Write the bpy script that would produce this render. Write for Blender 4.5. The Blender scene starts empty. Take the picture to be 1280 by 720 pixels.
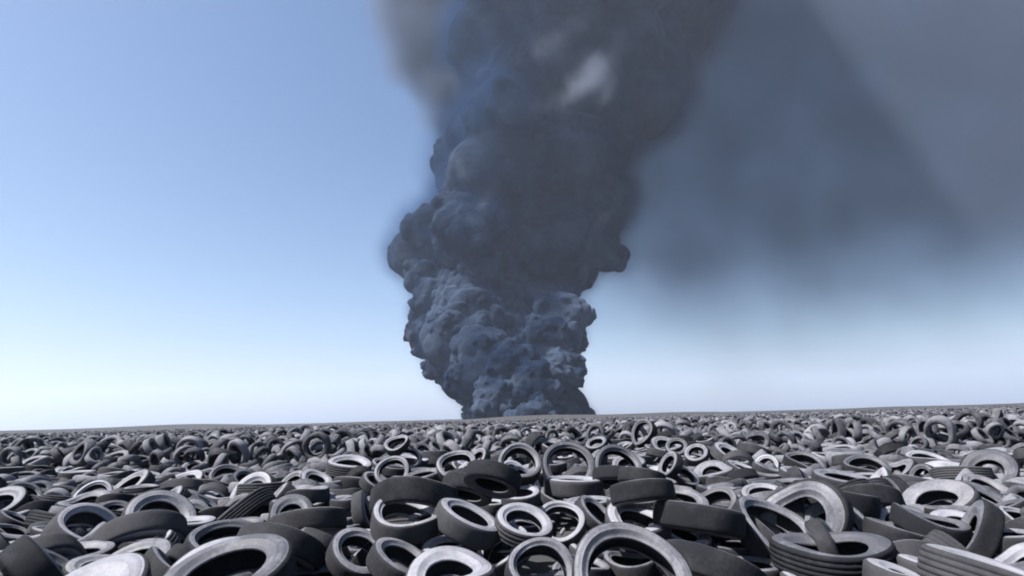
import bpy, math, random
import numpy as np
from mathutils import Matrix, Vector, Quaternion
random.seed(3)
R = math.radians
scn = bpy.context.scene
C = scn.collection

# ------------------------------------------------------------------ camera
FOC, PITCH, ROLL = 700.0, math.atan(161.7 / 700), R(1.57)
EYE = Vector((0, 0, 2.35))
r0 = Vector((1, 0, 0)); fw = Vector((0, math.cos(PITCH), math.sin(PITCH))); u0 = r0.cross(fw)
RT = r0 * math.cos(ROLL) - u0 * math.sin(ROLL)
UP = u0 * math.cos(ROLL) + r0 * math.sin(ROLL)
cam = bpy.data.objects.new('camera', bpy.data.cameras.new('camera')); C.objects.link(cam)
cam.data.sensor_fit = 'HORIZONTAL'; cam.data.sensor_width = 36
cam.data.lens = 36 * FOC / 1280
cam.data.clip_start = .05; cam.data.clip_end = 30000
m = Matrix((RT, UP, -fw)).transposed().to_4x4(); m.translation = EYE
cam.matrix_world = m
scn.camera = cam

# ------------------------------------------------------------------ sky and sun
SUN = Vector((-.54, -.22, .80)).normalized()
el = math.asin(SUN.z); az = math.atan2(SUN.x, SUN.y)
w = bpy.data.worlds.new('World'); scn.world = w; w.use_nodes = True
nt = w.node_tree; bg = nt.nodes['Background']
sky = nt.nodes.new('ShaderNodeTexSky'); sky.sky_type = 'NISHITA'; sky.sun_disc = False
sky.sun_elevation = el; sky.sun_rotation = az
sky.air_density = 1.0; sky.dust_density = 2.0; sky.ozone_density = 2.0
hs = nt.nodes.new('ShaderNodeHueSaturation'); hs.inputs['Saturation'].default_value = 1.18
nt.links.new(sky.outputs[0], hs.inputs['Color']); nt.links.new(hs.outputs[0], bg.inputs[0]); bg.inputs[1].default_value = 0.056
sl = bpy.data.lights.new('sun', 'SUN'); sl.energy = 5.0; sl.angle = R(.5); sl.color = (1, .975, .94)
so = bpy.data.objects.new('sun', sl); C.objects.link(so)
so.rotation_euler = SUN.to_track_quat('Z', 'Y').to_euler()
scn.view_settings.view_transform = 'Standard'; scn.view_settings.look = 'None'
scn.view_settings.exposure = 1.52; scn.view_settings.gamma = 1
scn.view_settings.use_curve_mapping = False
scn.cycles.filter_width = 1.9
scn.cycles.max_bounces = 6; scn.cycles.diffuse_bounces = 3; scn.cycles.glossy_bounces = 2
scn.cycles.volume_bounces = 1
scn.cycles.transparent_max_bounces = 8
scn.cycles.volume_step_rate = 2.0; scn.cycles.volume_max_steps = 96
scn.cycles.use_adaptive_sampling = True; scn.cycles.adaptive_threshold = .02

# ------------------------------------------------------------------ helpers
def link(o, parent=None):
    C.objects.link(o)
    if parent: o.parent = parent
    return o
def tag(o, label=None, cat=None, group=None, kind=None):
    if label: o['label'] = label
    if cat: o['category'] = cat
    if group: o['group'] = group
    if kind: o['kind'] = kind
    return o
def mesh_np(name, V, F, smooth=True):
    me = bpy.data.meshes.new(name)
    V = np.ascontiguousarray(V, dtype=np.float32); F = np.ascontiguousarray(F, dtype=np.int32)
    me.vertices.add(len(V)); me.vertices.foreach_set('co', V.ravel())
    me.loops.add(F.size); me.loops.foreach_set('vertex_index', F.ravel())
    me.polygons.add(len(F))
    me.polygons.foreach_set('loop_start', np.arange(0, F.size, F.shape[1], dtype=np.int32))
    me.polygons.foreach_set('loop_total', np.full(len(F), F.shape[1], dtype=np.int32))
    me.polygons.foreach_set('use_smooth', np.full(len(F), smooth))
    me.update(calc_edges=True)
    return me
class NT:
    def __init__(s, tree): s.t = tree
    def n(s, typ, ins=None, **kw):
        x = s.t.nodes.new(typ)
        for k, v in kw.items(): setattr(x, k, v)
        for k, v in (ins or {}).items():
            if hasattr(v, 'is_output') or isinstance(v, bpy.types.NodeSocket): s.t.links.new(v, x.inputs[k])
            else: x.inputs[k].default_value = v
        return x
    def m(s, op, a, b=0.0, c=0.0, clamp=False):
        x = s.n('ShaderNodeMath', {0: a, 1: b, 2: c}, operation=op); x.use_clamp = clamp
        return x.outputs[0]
    def v(s, op, a, b=(0, 0, 0), scale=None):
        x = s.n('ShaderNodeVectorMath', {0: a, 1: b}, operation=op)
        if scale is not None: x.inputs['Scale'].default_value = scale
        return x.outputs['Value'] if op in ('LENGTH', 'DISTANCE', 'DOT_PRODUCT') else x.outputs['Vector']
def material(name):
    mt = bpy.data.materials.new(name); mt.use_nodes = True; mt.node_tree.nodes.clear()
    return mt, NT(mt.node_tree)

# ------------------------------------------------------------------ rubber
def rubber(name, lo, hi, from_attr, bump=.25, dust=1.2, spec=.28, rough=.62):
    mt, N = material(name)
    if from_attr == 'OBJECT':
        a = N.n('ShaderNodeAttribute', attribute_type='OBJECT', attribute_name='tone')
    else:
        a = N.n('ShaderNodeAttribute', attribute_type='GEOMETRY', attribute_name='tone')
    g = N.n('ShaderNodeNewGeometry')
    pos = g.outputs['Position']
    n1 = N.n('ShaderNodeTexNoise', {'Vector': pos, 'Scale': 3.0, 'Detail': 5.0, 'Roughness': .65})
    n2 = N.n('ShaderNodeTexNoise', {'Vector': pos, 'Scale': 28.0, 'Detail': 4.0, 'Roughness': .7})
    f = N.m('ADD', N.m('MULTIPLY', N.m('SUBTRACT', n1.outputs[0], .5), 1.7), N.m('MULTIPLY', N.m('SUBTRACT', n2.outputs[0], .5), .9))
    f = N.m('ADD', f, a.outputs['Fac'], clamp=True)
    cr = N.n('ShaderNodeMix', {0: f, 6: lo, 7: hi}, data_type='RGBA')
    # faint brown desert dust in patches
    n3 = N.n('ShaderNodeTexNoise', {'Vector': pos, 'Scale': 1.3, 'Detail': 3.0})
    d = N.m('MULTIPLY', N.m('SUBTRACT', n3.outputs[0], .52, clamp=True), dust, clamp=True)
    cr2 = N.n('ShaderNodeMix', {0: d, 6: cr.outputs[2], 7: (.17, .16, .15, 1)}, data_type='RGBA')
    bp = N.n('ShaderNodeBump', {'Height': n2.outputs[0], 'Strength': bump, 'Distance': .01})
    p = N.n('ShaderNodeBsdfPrincipled', {'Base Color': cr2.outputs[2], 'Roughness': rough, 'Normal': bp.outputs[0]})
    p.inputs['Specular IOR Level'].default_value = spec
    N.n('ShaderNodeOutputMaterial', {0: p.outputs[0]})
    return mt
M_tread = rubber('tread_rubber', (.010, .0105, .013, 1), (.036, .036, .040, 1), 'OBJECT', .3, .2, .10, .85)  # shade on the treads is put into this darker rubber colour
M_side = rubber('sidewall_rubber', (.045, .046, .056, 1), (.18, .18, .205, 1), 'OBJECT', .2)  # sunlit look of the sidewalls is put into this paler rubber colour
M_liner = rubber('liner_rubber', (.015, .016, .019, 1), (.05, .05, .056, 1), 'OBJECT', .2, .4, .08, .9)
M_mass = rubber('mass_rubber', (.016, .017, .022, 1), (.13, .13, .148, 1), 'GEOMETRY', .3, .7, .15, .8)

# ------------------------------------------------------------------ tyre prototypes
TYPES = [dict(R=.32, hw=.098, rr=.200, gr=3), dict(R=.38, hw=.116, rr=.225, gr=3), dict(R=.51, hw=.142, rr=.300, gr=4)]
def profile(t):
    Ro, hw, rr = t['R'], t['hw'], t['rr']; sh = Ro - rr
    # tread: from -z shoulder to +z shoulder with grooves
    tr = [(Ro - sh * .16, -hw * .93), (Ro - sh * .07, -hw * .86)]
    gw = hw * .07; gd = .0012 if t.get('bald') else .006
    cs = np.linspace(-.52, .52, t['gr']) * hw
    crown = lambda z: Ro - .05 * Ro * (z / hw) ** 2 * .35
    tr.append((crown(hw * .74), -hw * .74))
    for c in (cs if not t.get('bald') else []):
        tr += [(crown(c - gw), c - gw), (crown(c) - gd, c - gw * .8), (crown(c) - gd, c + gw * .8), (crown(c + gw), c + gw)]
    if t.get('bald'): tr += [(crown(q * hw), q * hw) for q in (-.5, -.25, 0, .25, .5)]
    tr.append((crown(hw * .74), hw * .74))
    tr += [(Ro - sh * .07, hw * .86), (Ro - sh * .16, hw * .93)]
    sw = [(Ro - sh * .16, hw * .93), (Ro - sh * .2, hw * .965), (Ro - sh * .215, hw * .95), (Ro - sh * .235, hw * .975), (Ro - sh * .42, hw * 1.03),
          (Ro - sh * .58, hw * 1.0), (Ro - sh * .60, hw * 1.02), (Ro - sh * .63, hw * .985), (Ro - sh * .80, hw * .86), (rr + sh * .10, hw * .76),
          (rr + sh * .06, hw * .78), (rr + sh * .02, hw * .76), (rr, hw * .70), (rr + .002, hw * .62)]
    li = [(rr + .002, hw * .62), (rr + sh * .12, hw * .66), (Ro - sh * .60, hw * .86), (Ro - sh * .38, hw * .90), (Ro - sh * .2, hw * .80), (Ro - sh * .13, hw * .55), (Ro - sh * .11, 0)]
    li = li + [(r, -z) for r, z in li[:-1][::-1]]
    return tr, sw, li
def warp(V, t, k):
    rnd = random.Random(k * 7 + 1)
    x, y, z = V[:, 0].copy(), V[:, 1].copy(), V[:, 2].copy()
    a = np.arctan2(y, x); Rr = t['R']
    if k:
        e = rnd.uniform(.02, .075) * {3: 1.8, 4: .4}.get(k, 1)
        ph = rnd.uniform(0, 6.28)
        rad = 1 + e * np.cos(2 * (a - ph)) * .7 + e * .4 * np.cos(3 * (a + ph))
        z = z + rnd.uniform(.03, .11) * Rr * np.cos(2 * (a - ph * 1.3)) * (np.hypot(x, y) / Rr)
        # one sidewall sagging
        rnorm = np.clip((Rr - np.hypot(x, y)) / (Rr - t['rr']), 0, 1)
        sag = rnd.uniform(.1, .4) * t['hw'] * rnorm ** 1.3
        z = z - np.sign(z) * sag * (.55 + .45 * np.cos(a * (1 if k == 1 else 2) + ph))
        if k == 5: rad = rad * (1 + .17 * np.cos(2 * (a - ph))); z = z + .16 * Rr * np.cos(2 * (a - ph))
        x, y = x * rad, y * rad
    return np.stack([x, y, z], 1)
def revolve(prof, seg, t, k, blocks=False, flip=False):
    prof = np.array(prof); n = len(prof)
    a = np.arange(seg) * 2 * math.pi / seg
    rr = np.repeat(prof[None, :, 0], seg, 0).copy(); zz = np.repeat(prof[None, :, 1], seg, 0).copy()
    if blocks:                        # lateral sipes cut into the crown and shoulders
        cut = (np.arange(seg) % 3 == 0)
        top = prof[:, 0] > t['R'] - .013
        edge = np.abs(prof[:, 1]) > t['hw'] * .55
        rr[np.ix_(cut, top & edge)] -= .004
        cut2 = (np.arange(seg) % 3 == 1)
        rr[np.ix_(cut2, top & ~edge)] -= .002
    V = np.stack([rr * np.cos(a)[:, None], rr * np.sin(a)[:, None], zz], -1).reshape(-1, 3)
    V = warp(V, t, k)
    i = np.arange(seg)[:, None]; j = np.arange(n - 1)[None]
    i2 = (i + 1) % seg
    F = np.stack([i * n + j, i2 * n + j, i2 * n + j + 1, i * n + j + 1], -1).reshape(-1, 4)
    if flip: F = F[:, ::-1]
    return V, F
PROTO = {}
def proto(ty, k):
    if (ty, k) in PROTO: return PROTO[(ty, k)]
    t = dict(TYPES[ty])
    if k in (2, 5): t['rr'] = t['R'] * .52
    if k == 4: t['rr'] = t['R'] * .72
    if k not in (1, 3): t['bald'] = True
    tr, sw, li = profile(t); seg = 96 if ty == 2 else 84
    out = []
    for nm, pr, bl, fl, mt in (('tread', tr, k != 2, False, M_tread), ('sidewall', sw, False, False, M_side),
                               ('sidewall', [(r, -z) for r, z in sw], False, True, M_side), ('inner_liner', li, False, False, M_liner)):
        V, F = revolve(pr, seg, t, k, bl and not t.get('bald'), fl)
        me = mesh_np(nm, V, F); me.materials.append(mt); out.append((nm, me))
    PROTO[(ty, k)] = out
    return out

# ------------------------------------------------------------------ settled positions of the near tyres
# per tyre: x, y, z in mm, quaternion w x y z * 1000, outer radius in mm, type * 10 + tone
ROWS = np.array([
[-1702, 6368, 972, 619, 332, -1, 711, 320, 1],
[-1138, 5783, 1011, 965, 83, 241, 63, 320, 1],
[-1220, 6987, 1451, 733, -79, -103, -667, 510, 20],
[-1224, 6511, 1286, 981, 103, 99, -130, 380, 12],
[-568, 6575, 1233, 609, -132, 185, -760, 380, 12],
[52, 6592, 1180, 968, 190, 122, -109, 320, 2],
[49, 9485, 1097, 238, -1, -112, 965, 320, 2],
[-157, 6595, 938, 888, 279, -98, -352, 320, 2],
[-567, 4920, 1082, 575, 27, -89, 813, 380, 12],
[191, 5544, 967, 736, 337, -120, 575, 320, 1],
[-773, 6718, 912, 834, 40, -20, -550, 320, 2],
[-516, 10815, 771, 92, 11, -13, 996, 320, 2],
[-2371, 9161, 969, 107, -550, 45, -827, 320, 2],
[556, 7729, 993, 924, 362, -20, -122, 320, 2],
[944, 5207, 957, 912, 370, 47, -168, 510, 21],
[1403, 7099, 1067, 461, 91, -140, 872, 380, 12],
[1940, 7330, 865, 129, 174, -87, 972, 380, 12],
[2074, 6905, 1149, 116, -101, -67, -986, 510, 20],
[2097, 7854, 1190, 508, 159, -116, 839, 380, 11],
[1869, 5992, 814, 493, -244, -33, -834, 510, 20],
[1097, 9123, 978, 993, 13, -14, -117, 380, 11],
[963, 10168, 1159, 912, -8, 18, -410, 510, 22],
[716, 11872, 719, 778, 194, 79, 592, 320, 1],
[1050, 8243, 984, 166, 350, -122, 914, 320, 1],
[1480, 7035, 1428, 959, -133, 12, 249, 380, 10],
[987, 11326, 1384, 843, 524, -62, 105, 510, 20],
[2068, 12074, 1247, 240, 166, -454, 842, 510, 20],
[4504, 20513, 1667, 554, 517, -73, -648, 510, 20],
[1681, 10167, 1288, 56, 54, 185, 980, 380, 10],
[2012, 9528, 1332, 495, -142, -41, -856, 380, 10],
[1664, 8564, 1089, 286, -51, 14, 957, 380, 11],
[3411, 13035, 1213, 780, -76, -475, 401, 320, 1],
[3723, 13097, 945, 713, 95, 337, -607, 320, 1],
[4805, 15579, 1258, 642, 356, 90, -673, 320, 1],
[4582, 16647, 1373, 782, 250, -310, 479, 320, 0],
[-2259, 10666, 1427, 265, 151, 442, -843, 320, 1],
[-2696, 14583, 1421, 425, -42, 441, -789, 320, 1],
[-2966, 14505, 1759, 37, 121, 268, -955, 320, 1],
[-961, 9370, 1598, 907, 334, -114, 232, 320, 1],
[40, 9932, 1564, 552, 289, -269, 734, 380, 11],
[-724, 8503, 1355, 646, -233, -91, -721, 380, 10],
[-322, 7765, 1563, 446, 6, 261, 856, 380, 10],
[117, 10245, 1271, 322, 362, -4, 875, 320, 2],
[-1668, 10347, 1320, 475, 104, 24, -873, 380, 11],
[-902, 13748, 1377, 667, -24, -447, 596, 320, 1],
[2299, 16612, 1523, 960, 206, -175, 71, 320, 1],
[949, 15517, 1527, 408, 150, -102, 895, 320, 1],
[-2692, 11220, 1169, 404, 282, 9, 870, 320, 1],
[1284, 6904, 666, 996, 0, 0, -86, 335, 0],
[3226, 6283, 867, 852, 28, 0, -523, 539, 20],
[-2312, 4828, 1139, 782, 160, 57, -600, 510, 20],
[3017, 7160, 929, 919, 332, 109, 182, 495, 21],
[3944, 5060, 899, 274, 170, 13, 946, 536, 22],
[-4559, 5849, 973, 490, 123, 375, 777, 509, 20],
[-4826, 7664, 960, 257, 940, 168, 146, 518, 22],
[3533, 7419, 1041, 66, -413, -492, 763, 489, 21],
[406, 15690, 1423, 441, -502, -33, 744, 533, 21],
[669, 6661, 671, 0, 185, 983, 0, 328, 1],
[4815, 18732, 1284, 909, 163, -85, 374, 525, 21],
[-2651, 6674, 960, 511, -217, -210, -805, 496, 21],
[4747, 6967, 1002, 25, -130, 72, -989, 376, 10],
[-3817, 13331, 1345, 120, -654, -747, -19, 520, 22],
[5109, 6829, 886, 56, -407, 114, 905, 380, 10],
[-2840, 8084, 1016, 84, 148, 978, -122, 499, 21],
[4496, 13441, 954, 772, 148, -79, -613, 501, 21],
[6293, 8928, 875, 121, -957, 51, -257, 520, 21],
[-5694, 7981, 940, 201, 307, 103, 925, 536, 22],
[2705, 14289, 1097, 962, 105, -121, 223, 478, 21],
[-1292, 7496, 941, 369, -53, 927, 34, 305, 1],
[-2498, 16718, 1241, 48, 890, -424, 161, 523, 22],
[-5461, 9056, 969, 932, 252, 237, 106, 506, 21],
[860, 7508, 689, 0, 712, 702, 0, 304, 2],
[-2753, 13405, 1228, 920, 4, 50, -389, 325, 0],
[-1711, 6915, 857, 910, 74, -282, -296, 314, 1],
[1286, 12433, 940, 450, 808, 343, -162, 392, 12],
[4285, 8080, 1096, 179, 412, -893, 19, 529, 20],
[174, 8562, 785, 823, 0, 0, 568, 369, 11],
[4022, 16521, 1175, 88, 974, 25, -205, 362, 11],
[-3417, 7075, 910, 774, -48, 231, -587, 482, 20],
[-288, 7394, 742, 950, 0, 0, -311, 318, 1],
[-5171, 6668, 897, 798, 64, -407, -440, 386, 12],
[4315, 6917, 916, 692, -84, 126, -706, 330, 0],
[9213, 11574, 1002, 336, 223, 229, -886, 545, 20],
[-434, 7381, 940, 890, -49, 108, -440, 325, 1],
[250, 6185, 658, 943, 0, 0, 334, 318, 0],
[-1437, 8211, 950, 76, 518, -844, 117, 478, 22],
[785, 13410, 1209, 545, 1, -33, 838, 359, 10],
[3107, 9437, 891, 224, -684, 695, -9, 386, 10],
[-4494, 9779, 963, 781, -171, -257, 543, 490, 21],
[-3279, 4503, 1014, 616, 52, -112, 778, 536, 22],
[-4118, 6470, 855, 940, 241, 1, -242, 406, 11],
[3366, 6654, 897, 499, -234, 534, -641, 304, 1],
[-4255, 6167, 937, 997, 54, 37, -41, 309, 1],
[5054, 8734, 1020, 48, 339, 932, -116, 516, 20],
[-1956, 14973, 1164, 153, 94, 252, 951, 312, 0],
[-2691, 5503, 923, 780, 204, 215, -551, 503, 22],
[360, 9563, 783, 0, -984, 177, 0, 318, 2],
[-5054, 6876, 915, 332, 45, -9, 942, 379, 11],
[-3336, 8750, 988, 495, 190, -89, 843, 393, 10],
[3703, 21456, 1310, 778, -1, -26, -628, 537, 20],
[3620, 10836, 929, 340, 5, 48, -939, 339, 0],
[-450, 14809, 1314, 166, 670, 723, 24, 484, 22],
[8630, 14521, 875, 573, 97, 141, -802, 529, 20],
[8859, 11745, 1000, 874, -96, -28, -476, 479, 22],
[2661, 7328, 680, 0, -557, 831, 0, 396, 10],
[-3496, 12980, 1127, 821, -129, -354, -428, 304, 0],
[-10330, 11662, 877, 211, -779, -576, -128, 535, 21],
[-2584, 15127, 1262, 658, -42, -14, -752, 338, 2],
[6000, 10895, 998, 72, 56, -81, 993, 524, 21],
[5323, 20393, 1397, 563, -58, -288, -772, 481, 20],
[5653, 20163, 1315, 951, -238, 0, 197, 484, 20],
[4072, 6516, 741, 125, 337, 914, -187, 375, 12],
[3937, 7432, 891, 673, 245, -474, 512, 359, 10],
[-845, 8901, 850, 0, -599, -801, 0, 340, 1],
[-3412, 6054, 868, 248, -267, -133, -922, 397, 11],
[1665, 7538, 695, 84, 0, 0, -996, 401, 10],
[-2275, 7013, 892, 162, 728, 589, -312, 333, 1],
[4598, 16097, 1053, 38, -789, 613, 3, 370, 11],
[4973, 5966, 728, 932, 193, -174, 253, 331, 2],
[1285, 8616, 713, 977, 0, 0, 214, 331, 0],
[-3520, 9905, 1157, 10, 952, -294, 78, 355, 11],
[7992, 10159, 921, 974, 178, -14, 143, 363, 11],
[2520, 6617, 640, 425, 0, 0, 905, 339, 0],
[3567, 7902, 973, 29, -728, 128, -673, 398, 10],
[1146, 15314, 1208, 545, -24, -6, 838, 369, 12],
[297, 12638, 1026, 620, 165, -108, -759, 519, 20],
[5417, 6720, 865, 15, -535, 844, -38, 304, 1],
[-8734, 11898, 855, 785, 30, 85, -613, 475, 21],
[7186, 9126, 826, 454, -74, 275, -844, 507, 20],
[7678, 15677, 914, 128, -799, 555, 194, 519, 20],
[-5192, 12051, 1026, 891, -70, -55, -445, 499, 21],
[-8767, 13320, 988, 333, -592, 727, 107, 511, 21],
[-1087, 11137, 1126, 906, -414, -88, -8, 369, 11],
[4599, 6391, 774, 761, -133, 382, -507, 322, 2],
[3540, 5462, 796, 350, 98, 75, 929, 358, 12],
[3720, 19825, 1203, 215, -505, 831, -88, 321, 1],
[6322, 20699, 1264, 810, -107, -348, -460, 392, 11],
[-3521, 13009, 1034, 508, 0, -1, -861, 536, 21],
[-2044, 6351, 724, 970, 0, 0, 242, 386, 10],
[-1846, 7510, 771, 0, 856, -517, 0, 324, 0],
[1596, 10145, 913, 289, 508, 802, -118, 337, 2],
[3388, 16074, 1118, 501, 50, 20, 864, 356, 11],
[-5438, 12174, 921, 736, 345, -373, 447, 487, 22],
[4042, 5878, 800, 999, -24, 31, 27, 313, 2],
[1327, 14724, 1104, 278, 583, 763, -14, 315, 1],
[2564, 7620, 862, 20, 123, 991, -42, 333, 0],
[-1744, 9408, 1073, 584, -596, -542, 98, 340, 0],
[-7730, 13519, 880, 128, 896, -338, 259, 478, 22],
[-1445, 8080, 815, 271, 0, 0, -963, 324, 2],
[-2401, 14066, 1090, 297, -1, 0, 955, 399, 10],
[10145, 14456, 1010, 74, -308, -946, -74, 497, 22],
[-14, 15073, 1115, 223, 492, 832, -127, 322, 0],
[-2804, 9990, 994, 73, 149, -986, 22, 319, 1],
[-125, 13927, 1056, 879, 321, 245, -252, 333, 2],
[1848, 14446, 1115, 910, 129, -357, 166, 402, 11],
[4394, 15336, 836, 986, 0, 0, 169, 340, 0],
[-8994, 12502, 931, 699, 246, 331, -583, 363, 12],
[-7955, 10408, 729, 440, -24, 199, 875, 512, 20],
[5906, 8060, 895, 26, -1, 32, 999, 363, 10],
[6523, 7709, 818, 969, 237, 48, 54, 325, 2],
[5909, 16205, 1112, 919, 179, 264, -231, 527, 22],
[585, 13617, 1032, 36, -86, -993, -69, 526, 21],
[-8738, 10332, 791, 42, -736, -622, 264, 329, 1],
[-7924, 11732, 912, 575, -143, -2, 805, 380, 10],
[-3064, 13948, 1264, 77, -997, -12, 6, 318, 0],
[3758, 16409, 1008, 298, -173, -146, 927, 304, 1],
[1854, 8979, 715, 991, 0, 0, -131, 312, 1],
[-2122, 8076, 790, 0, 952, 305, 0, 321, 2],
[1902, 6767, 642, 0, -564, 826, 0, 302, 2],
[-534, 12960, 1054, 997, 47, -67, 1, 511, 20],
[-1164, 9461, 962, 208, -966, 92, -120, 335, 1],
[-15503, 22063, 947, 829, -169, -232, -480, 534, 21],
[4256, 12341, 908, 781, -86, 65, -615, 315, 1],
[-4327, 12623, 1099, 137, 233, -216, 938, 337, 2],
[577, 13550, 1192, 510, -97, 460, 720, 305, 1],
[-205, 11351, 816, 927, 177, -132, 305, 338, 1],
[-2466, 13279, 1029, 994, 0, 0, -108, 405, 10],
[-5040, 7964, 989, 163, 964, 186, 95, 373, 12],
[-4851, 8698, 911, 346, 24, 25, 937, 406, 12],
[3347, 14082, 918, 35, -638, -764, -94, 376, 12],
[3742, 9020, 1045, 895, 173, 30, -411, 339, 2],
[3850, 19041, 1068, 999, 0, 0, -34, 516, 21],
[5832, 15429, 1022, 311, 922, 119, -199, 393, 12],
[-6513, 12689, 794, 60, 65, 873, -479, 373, 12],
[5800, 19907, 1202, 458, -66, 148, 874, 397, 11],
[-2921, 15673, 1197, 436, -29, 178, -882, 397, 12],
[-10727, 12734, 895, 44, -291, 373, -880, 384, 11],
[-8046, 12611, 1031, 254, 0, 12, -967, 331, 1],
[5545, 7466, 885, 835, 39, -20, -548, 342, 2],
[-3593, 15634, 1170, 191, -104, -970, -108, 314, 1],
[9338, 14451, 785, 896, 189, -306, -260, 397, 11],
[4764, 5454, 793, 993, -1, -25, 113, 403, 10],
[5291, 17287, 992, 15, 553, -809, -197, 389, 10],
[5522, 9885, 933, 182, 465, 841, -208, 390, 10],
[9061, 15785, 938, 806, -105, -19, -583, 520, 21],
[1531, 13397, 944, 856, 337, 197, 339, 384, 11],
[-1444, 11017, 1097, 96, -14, -88, 991, 523, 21],
[-3446, 6457, 856, 861, -358, 252, 260, 298, 0],
[3823, 15773, 895, 76, 0, 0, -997, 368, 11],
[1257, 9310, 760, 0, 489, -872, 0, 385, 10],
[-1210, 14889, 1181, 970, 3, 12, -243, 319, 2],
[-9530, 11701, 731, 185, -200, 950, -153, 380, 10],
[6642, 10513, 806, 609, -316, -626, 371, 365, 10],
[6806, 8401, 855, 328, 103, -162, -925, 338, 0],
[-7946, 16128, 916, 215, 163, -142, 952, 512, 20],
[-4475, 7331, 844, 943, 196, -262, -60, 322, 2],
[4812, 12910, 817, 208, 310, 896, -239, 400, 10],
[3030, 7312, 809, 200, -855, -351, 326, 313, 1],
[-3607, 9970, 971, 552, 4, 25, -834, 486, 21],
[3563, 10192, 976, 587, -14, -9, 809, 317, 1],
[7019, 17282, 1121, 843, -171, 190, -473, 506, 21],
[2390, 15077, 1174, 641, -4, -2, 767, 385, 11],
[6019, 6985, 896, 968, -239, -27, -71, 382, 11],
[4558, 10139, 952, 213, 33, 87, -973, 537, 20],
[6128, 10476, 780, 933, -318, -11, 167, 492, 21],
[-5043, 9715, 907, 114, -65, 990, -46, 316, 0],
[-4273, 10466, 975, 386, 404, -9, -829, 396, 11],
[-3429, 11606, 910, 265, -9, -253, -930, 321, 2],
[2845, 11978, 933, 7, -975, 222, 12, 366, 11],
[-414, 11476, 854, 848, -236, 88, -466, 388, 10],
[-1430, 15204, 1114, 817, 99, 237, -516, 303, 2],
[-14847, 19758, 824, 5, -285, -958, 7, 528, 22],
[4908, 7591, 874, 164, -978, 105, -73, 325, 1],
[11763, 18370, 872, 356, 932, -54, 52, 495, 20],
[-2, 11104, 885, 843, 255, 313, -355, 308, 0],
[-11751, 21382, 797, 973, 191, 98, 91, 493, 21],
[3787, 20417, 1213, 153, -502, 841, 132, 320, 1],
[3002, 6091, 619, 999, 0, 0, -46, 379, 12],
[-6859, 14981, 796, 286, 341, 104, 889, 521, 20],
[9742, 13586, 795, 408, 236, -43, -881, 506, 22],
[9284, 13478, 740, 423, -399, -407, 705, 331, 0],
[6603, 20385, 1283, 986, -80, -87, 115, 334, 2],
[-4061, 8603, 875, 15, 747, 665, -3, 406, 10],
[3751, 7151, 892, 122, -715, -688, 22, 313, 1],
[2270, 7893, 672, 0, 123, -992, 0, 308, 1],
[-5174, 9559, 859, 255, 271, -289, 882, 319, 1],
[-17285, 21248, 967, 136, 531, -837, 3, 499, 20],
[4109, 7920, 929, 363, 53, -8, 930, 402, 10],
[-6809, 11489, 856, 828, 388, -90, -395, 400, 11],
[-7500, 11023, 753, 157, -903, 275, 291, 339, 0],
[-2009, 9675, 1017, 296, -122, -938, 130, 391, 10],
[1397, 14037, 991, 190, 700, -635, -265, 325, 0],
[6019, 13830, 920, 10, 122, -55, 991, 404, 11],
[12103, 13497, 1037, 60, -192, -81, -976, 541, 21],
[7271, 11895, 879, 254, -421, 844, -217, 367, 12],
[630, 12510, 671, 545, 0, 0, 839, 374, 10],
[1084, 12946, 861, 194, -716, -574, -348, 337, 0],
[3675, 17138, 1050, 802, -39, -192, 565, 363, 10],
[6426, 15091, 938, 440, 442, 141, -769, 326, 2],
[2409, 8228, 838, 568, -93, -228, -785, 395, 11],
[12093, 14832, 976, 35, -33, -1, 999, 529, 21],
[7985, 11844, 810, 360, -59, -33, -930, 534, 22],
[-1106, 14093, 1118, 927, 259, -115, -246, 369, 12],
[-1238, 6253, 693, 0, 949, 314, 0, 306, 0],
[4528, 7062, 745, 665, 177, 45, -724, 377, 10],
[5866, 12163, 830, 787, 455, 288, 300, 387, 11],
[-6582, 9375, 809, 833, -224, -285, -419, 389, 10],
[-4866, 12823, 991, 541, 399, 190, -716, 379, 11],
[4814, 19442, 1143, 985, 0, 0, -175, 542, 21],
[-5864, 11168, 811, 69, -344, -99, -931, 375, 11],
[5576, 17562, 1072, 546, 232, -754, 283, 326, 1],
[-4649, 7500, 803, 536, -115, -105, -830, 384, 10],
[-11330, 16695, 1042, 660, -62, 57, 746, 535, 22],
[-547, 8137, 798, 0, 801, 598, 0, 311, 2],
[-10548, 15342, 976, 160, 112, -74, -978, 508, 21],
[-9622, 12366, 898, 903, -146, -29, -403, 304, 1],
[6280, 12998, 877, 177, -56, 103, -977, 487, 21],
[5519, 13258, 882, 993, 21, 112, -33, 392, 11],
[6569, 20325, 1124, 774, -67, -88, -623, 497, 21],
[1764, 9521, 964, 49, 889, -456, 21, 402, 11],
[-3258, 21819, 898, 446, 225, -65, 864, 502, 21],
[846, 14926, 1182, 686, -433, 107, -575, 300, 0],
[-8971, 15965, 870, 152, 20, 312, -938, 406, 12],
[-8355, 9839, 651, 261, -192, -935, 146, 316, 1],
[10110, 17864, 955, 3, -447, 892, 63, 519, 20],
[-2290, 17643, 1091, 423, -144, 206, 871, 510, 20],
[-9823, 12332, 782, 582, 119, 254, 763, 391, 10],
[2064, 12827, 918, 875, -205, 33, 436, 531, 21],
[1169, 16808, 1266, 824, -1, 23, -566, 495, 21],
[-17388, 19821, 1004, 882, -33, 7, 471, 529, 22],
[-6167, 12702, 764, 997, -17, 39, 64, 506, 22],
[-14240, 22048, 883, 20, 975, 94, 202, 483, 22],
[5358, 6751, 694, 73, 0, 0, 997, 336, 0],
[5501, 14199, 893, 173, -189, -964, -68, 503, 22],
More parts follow.
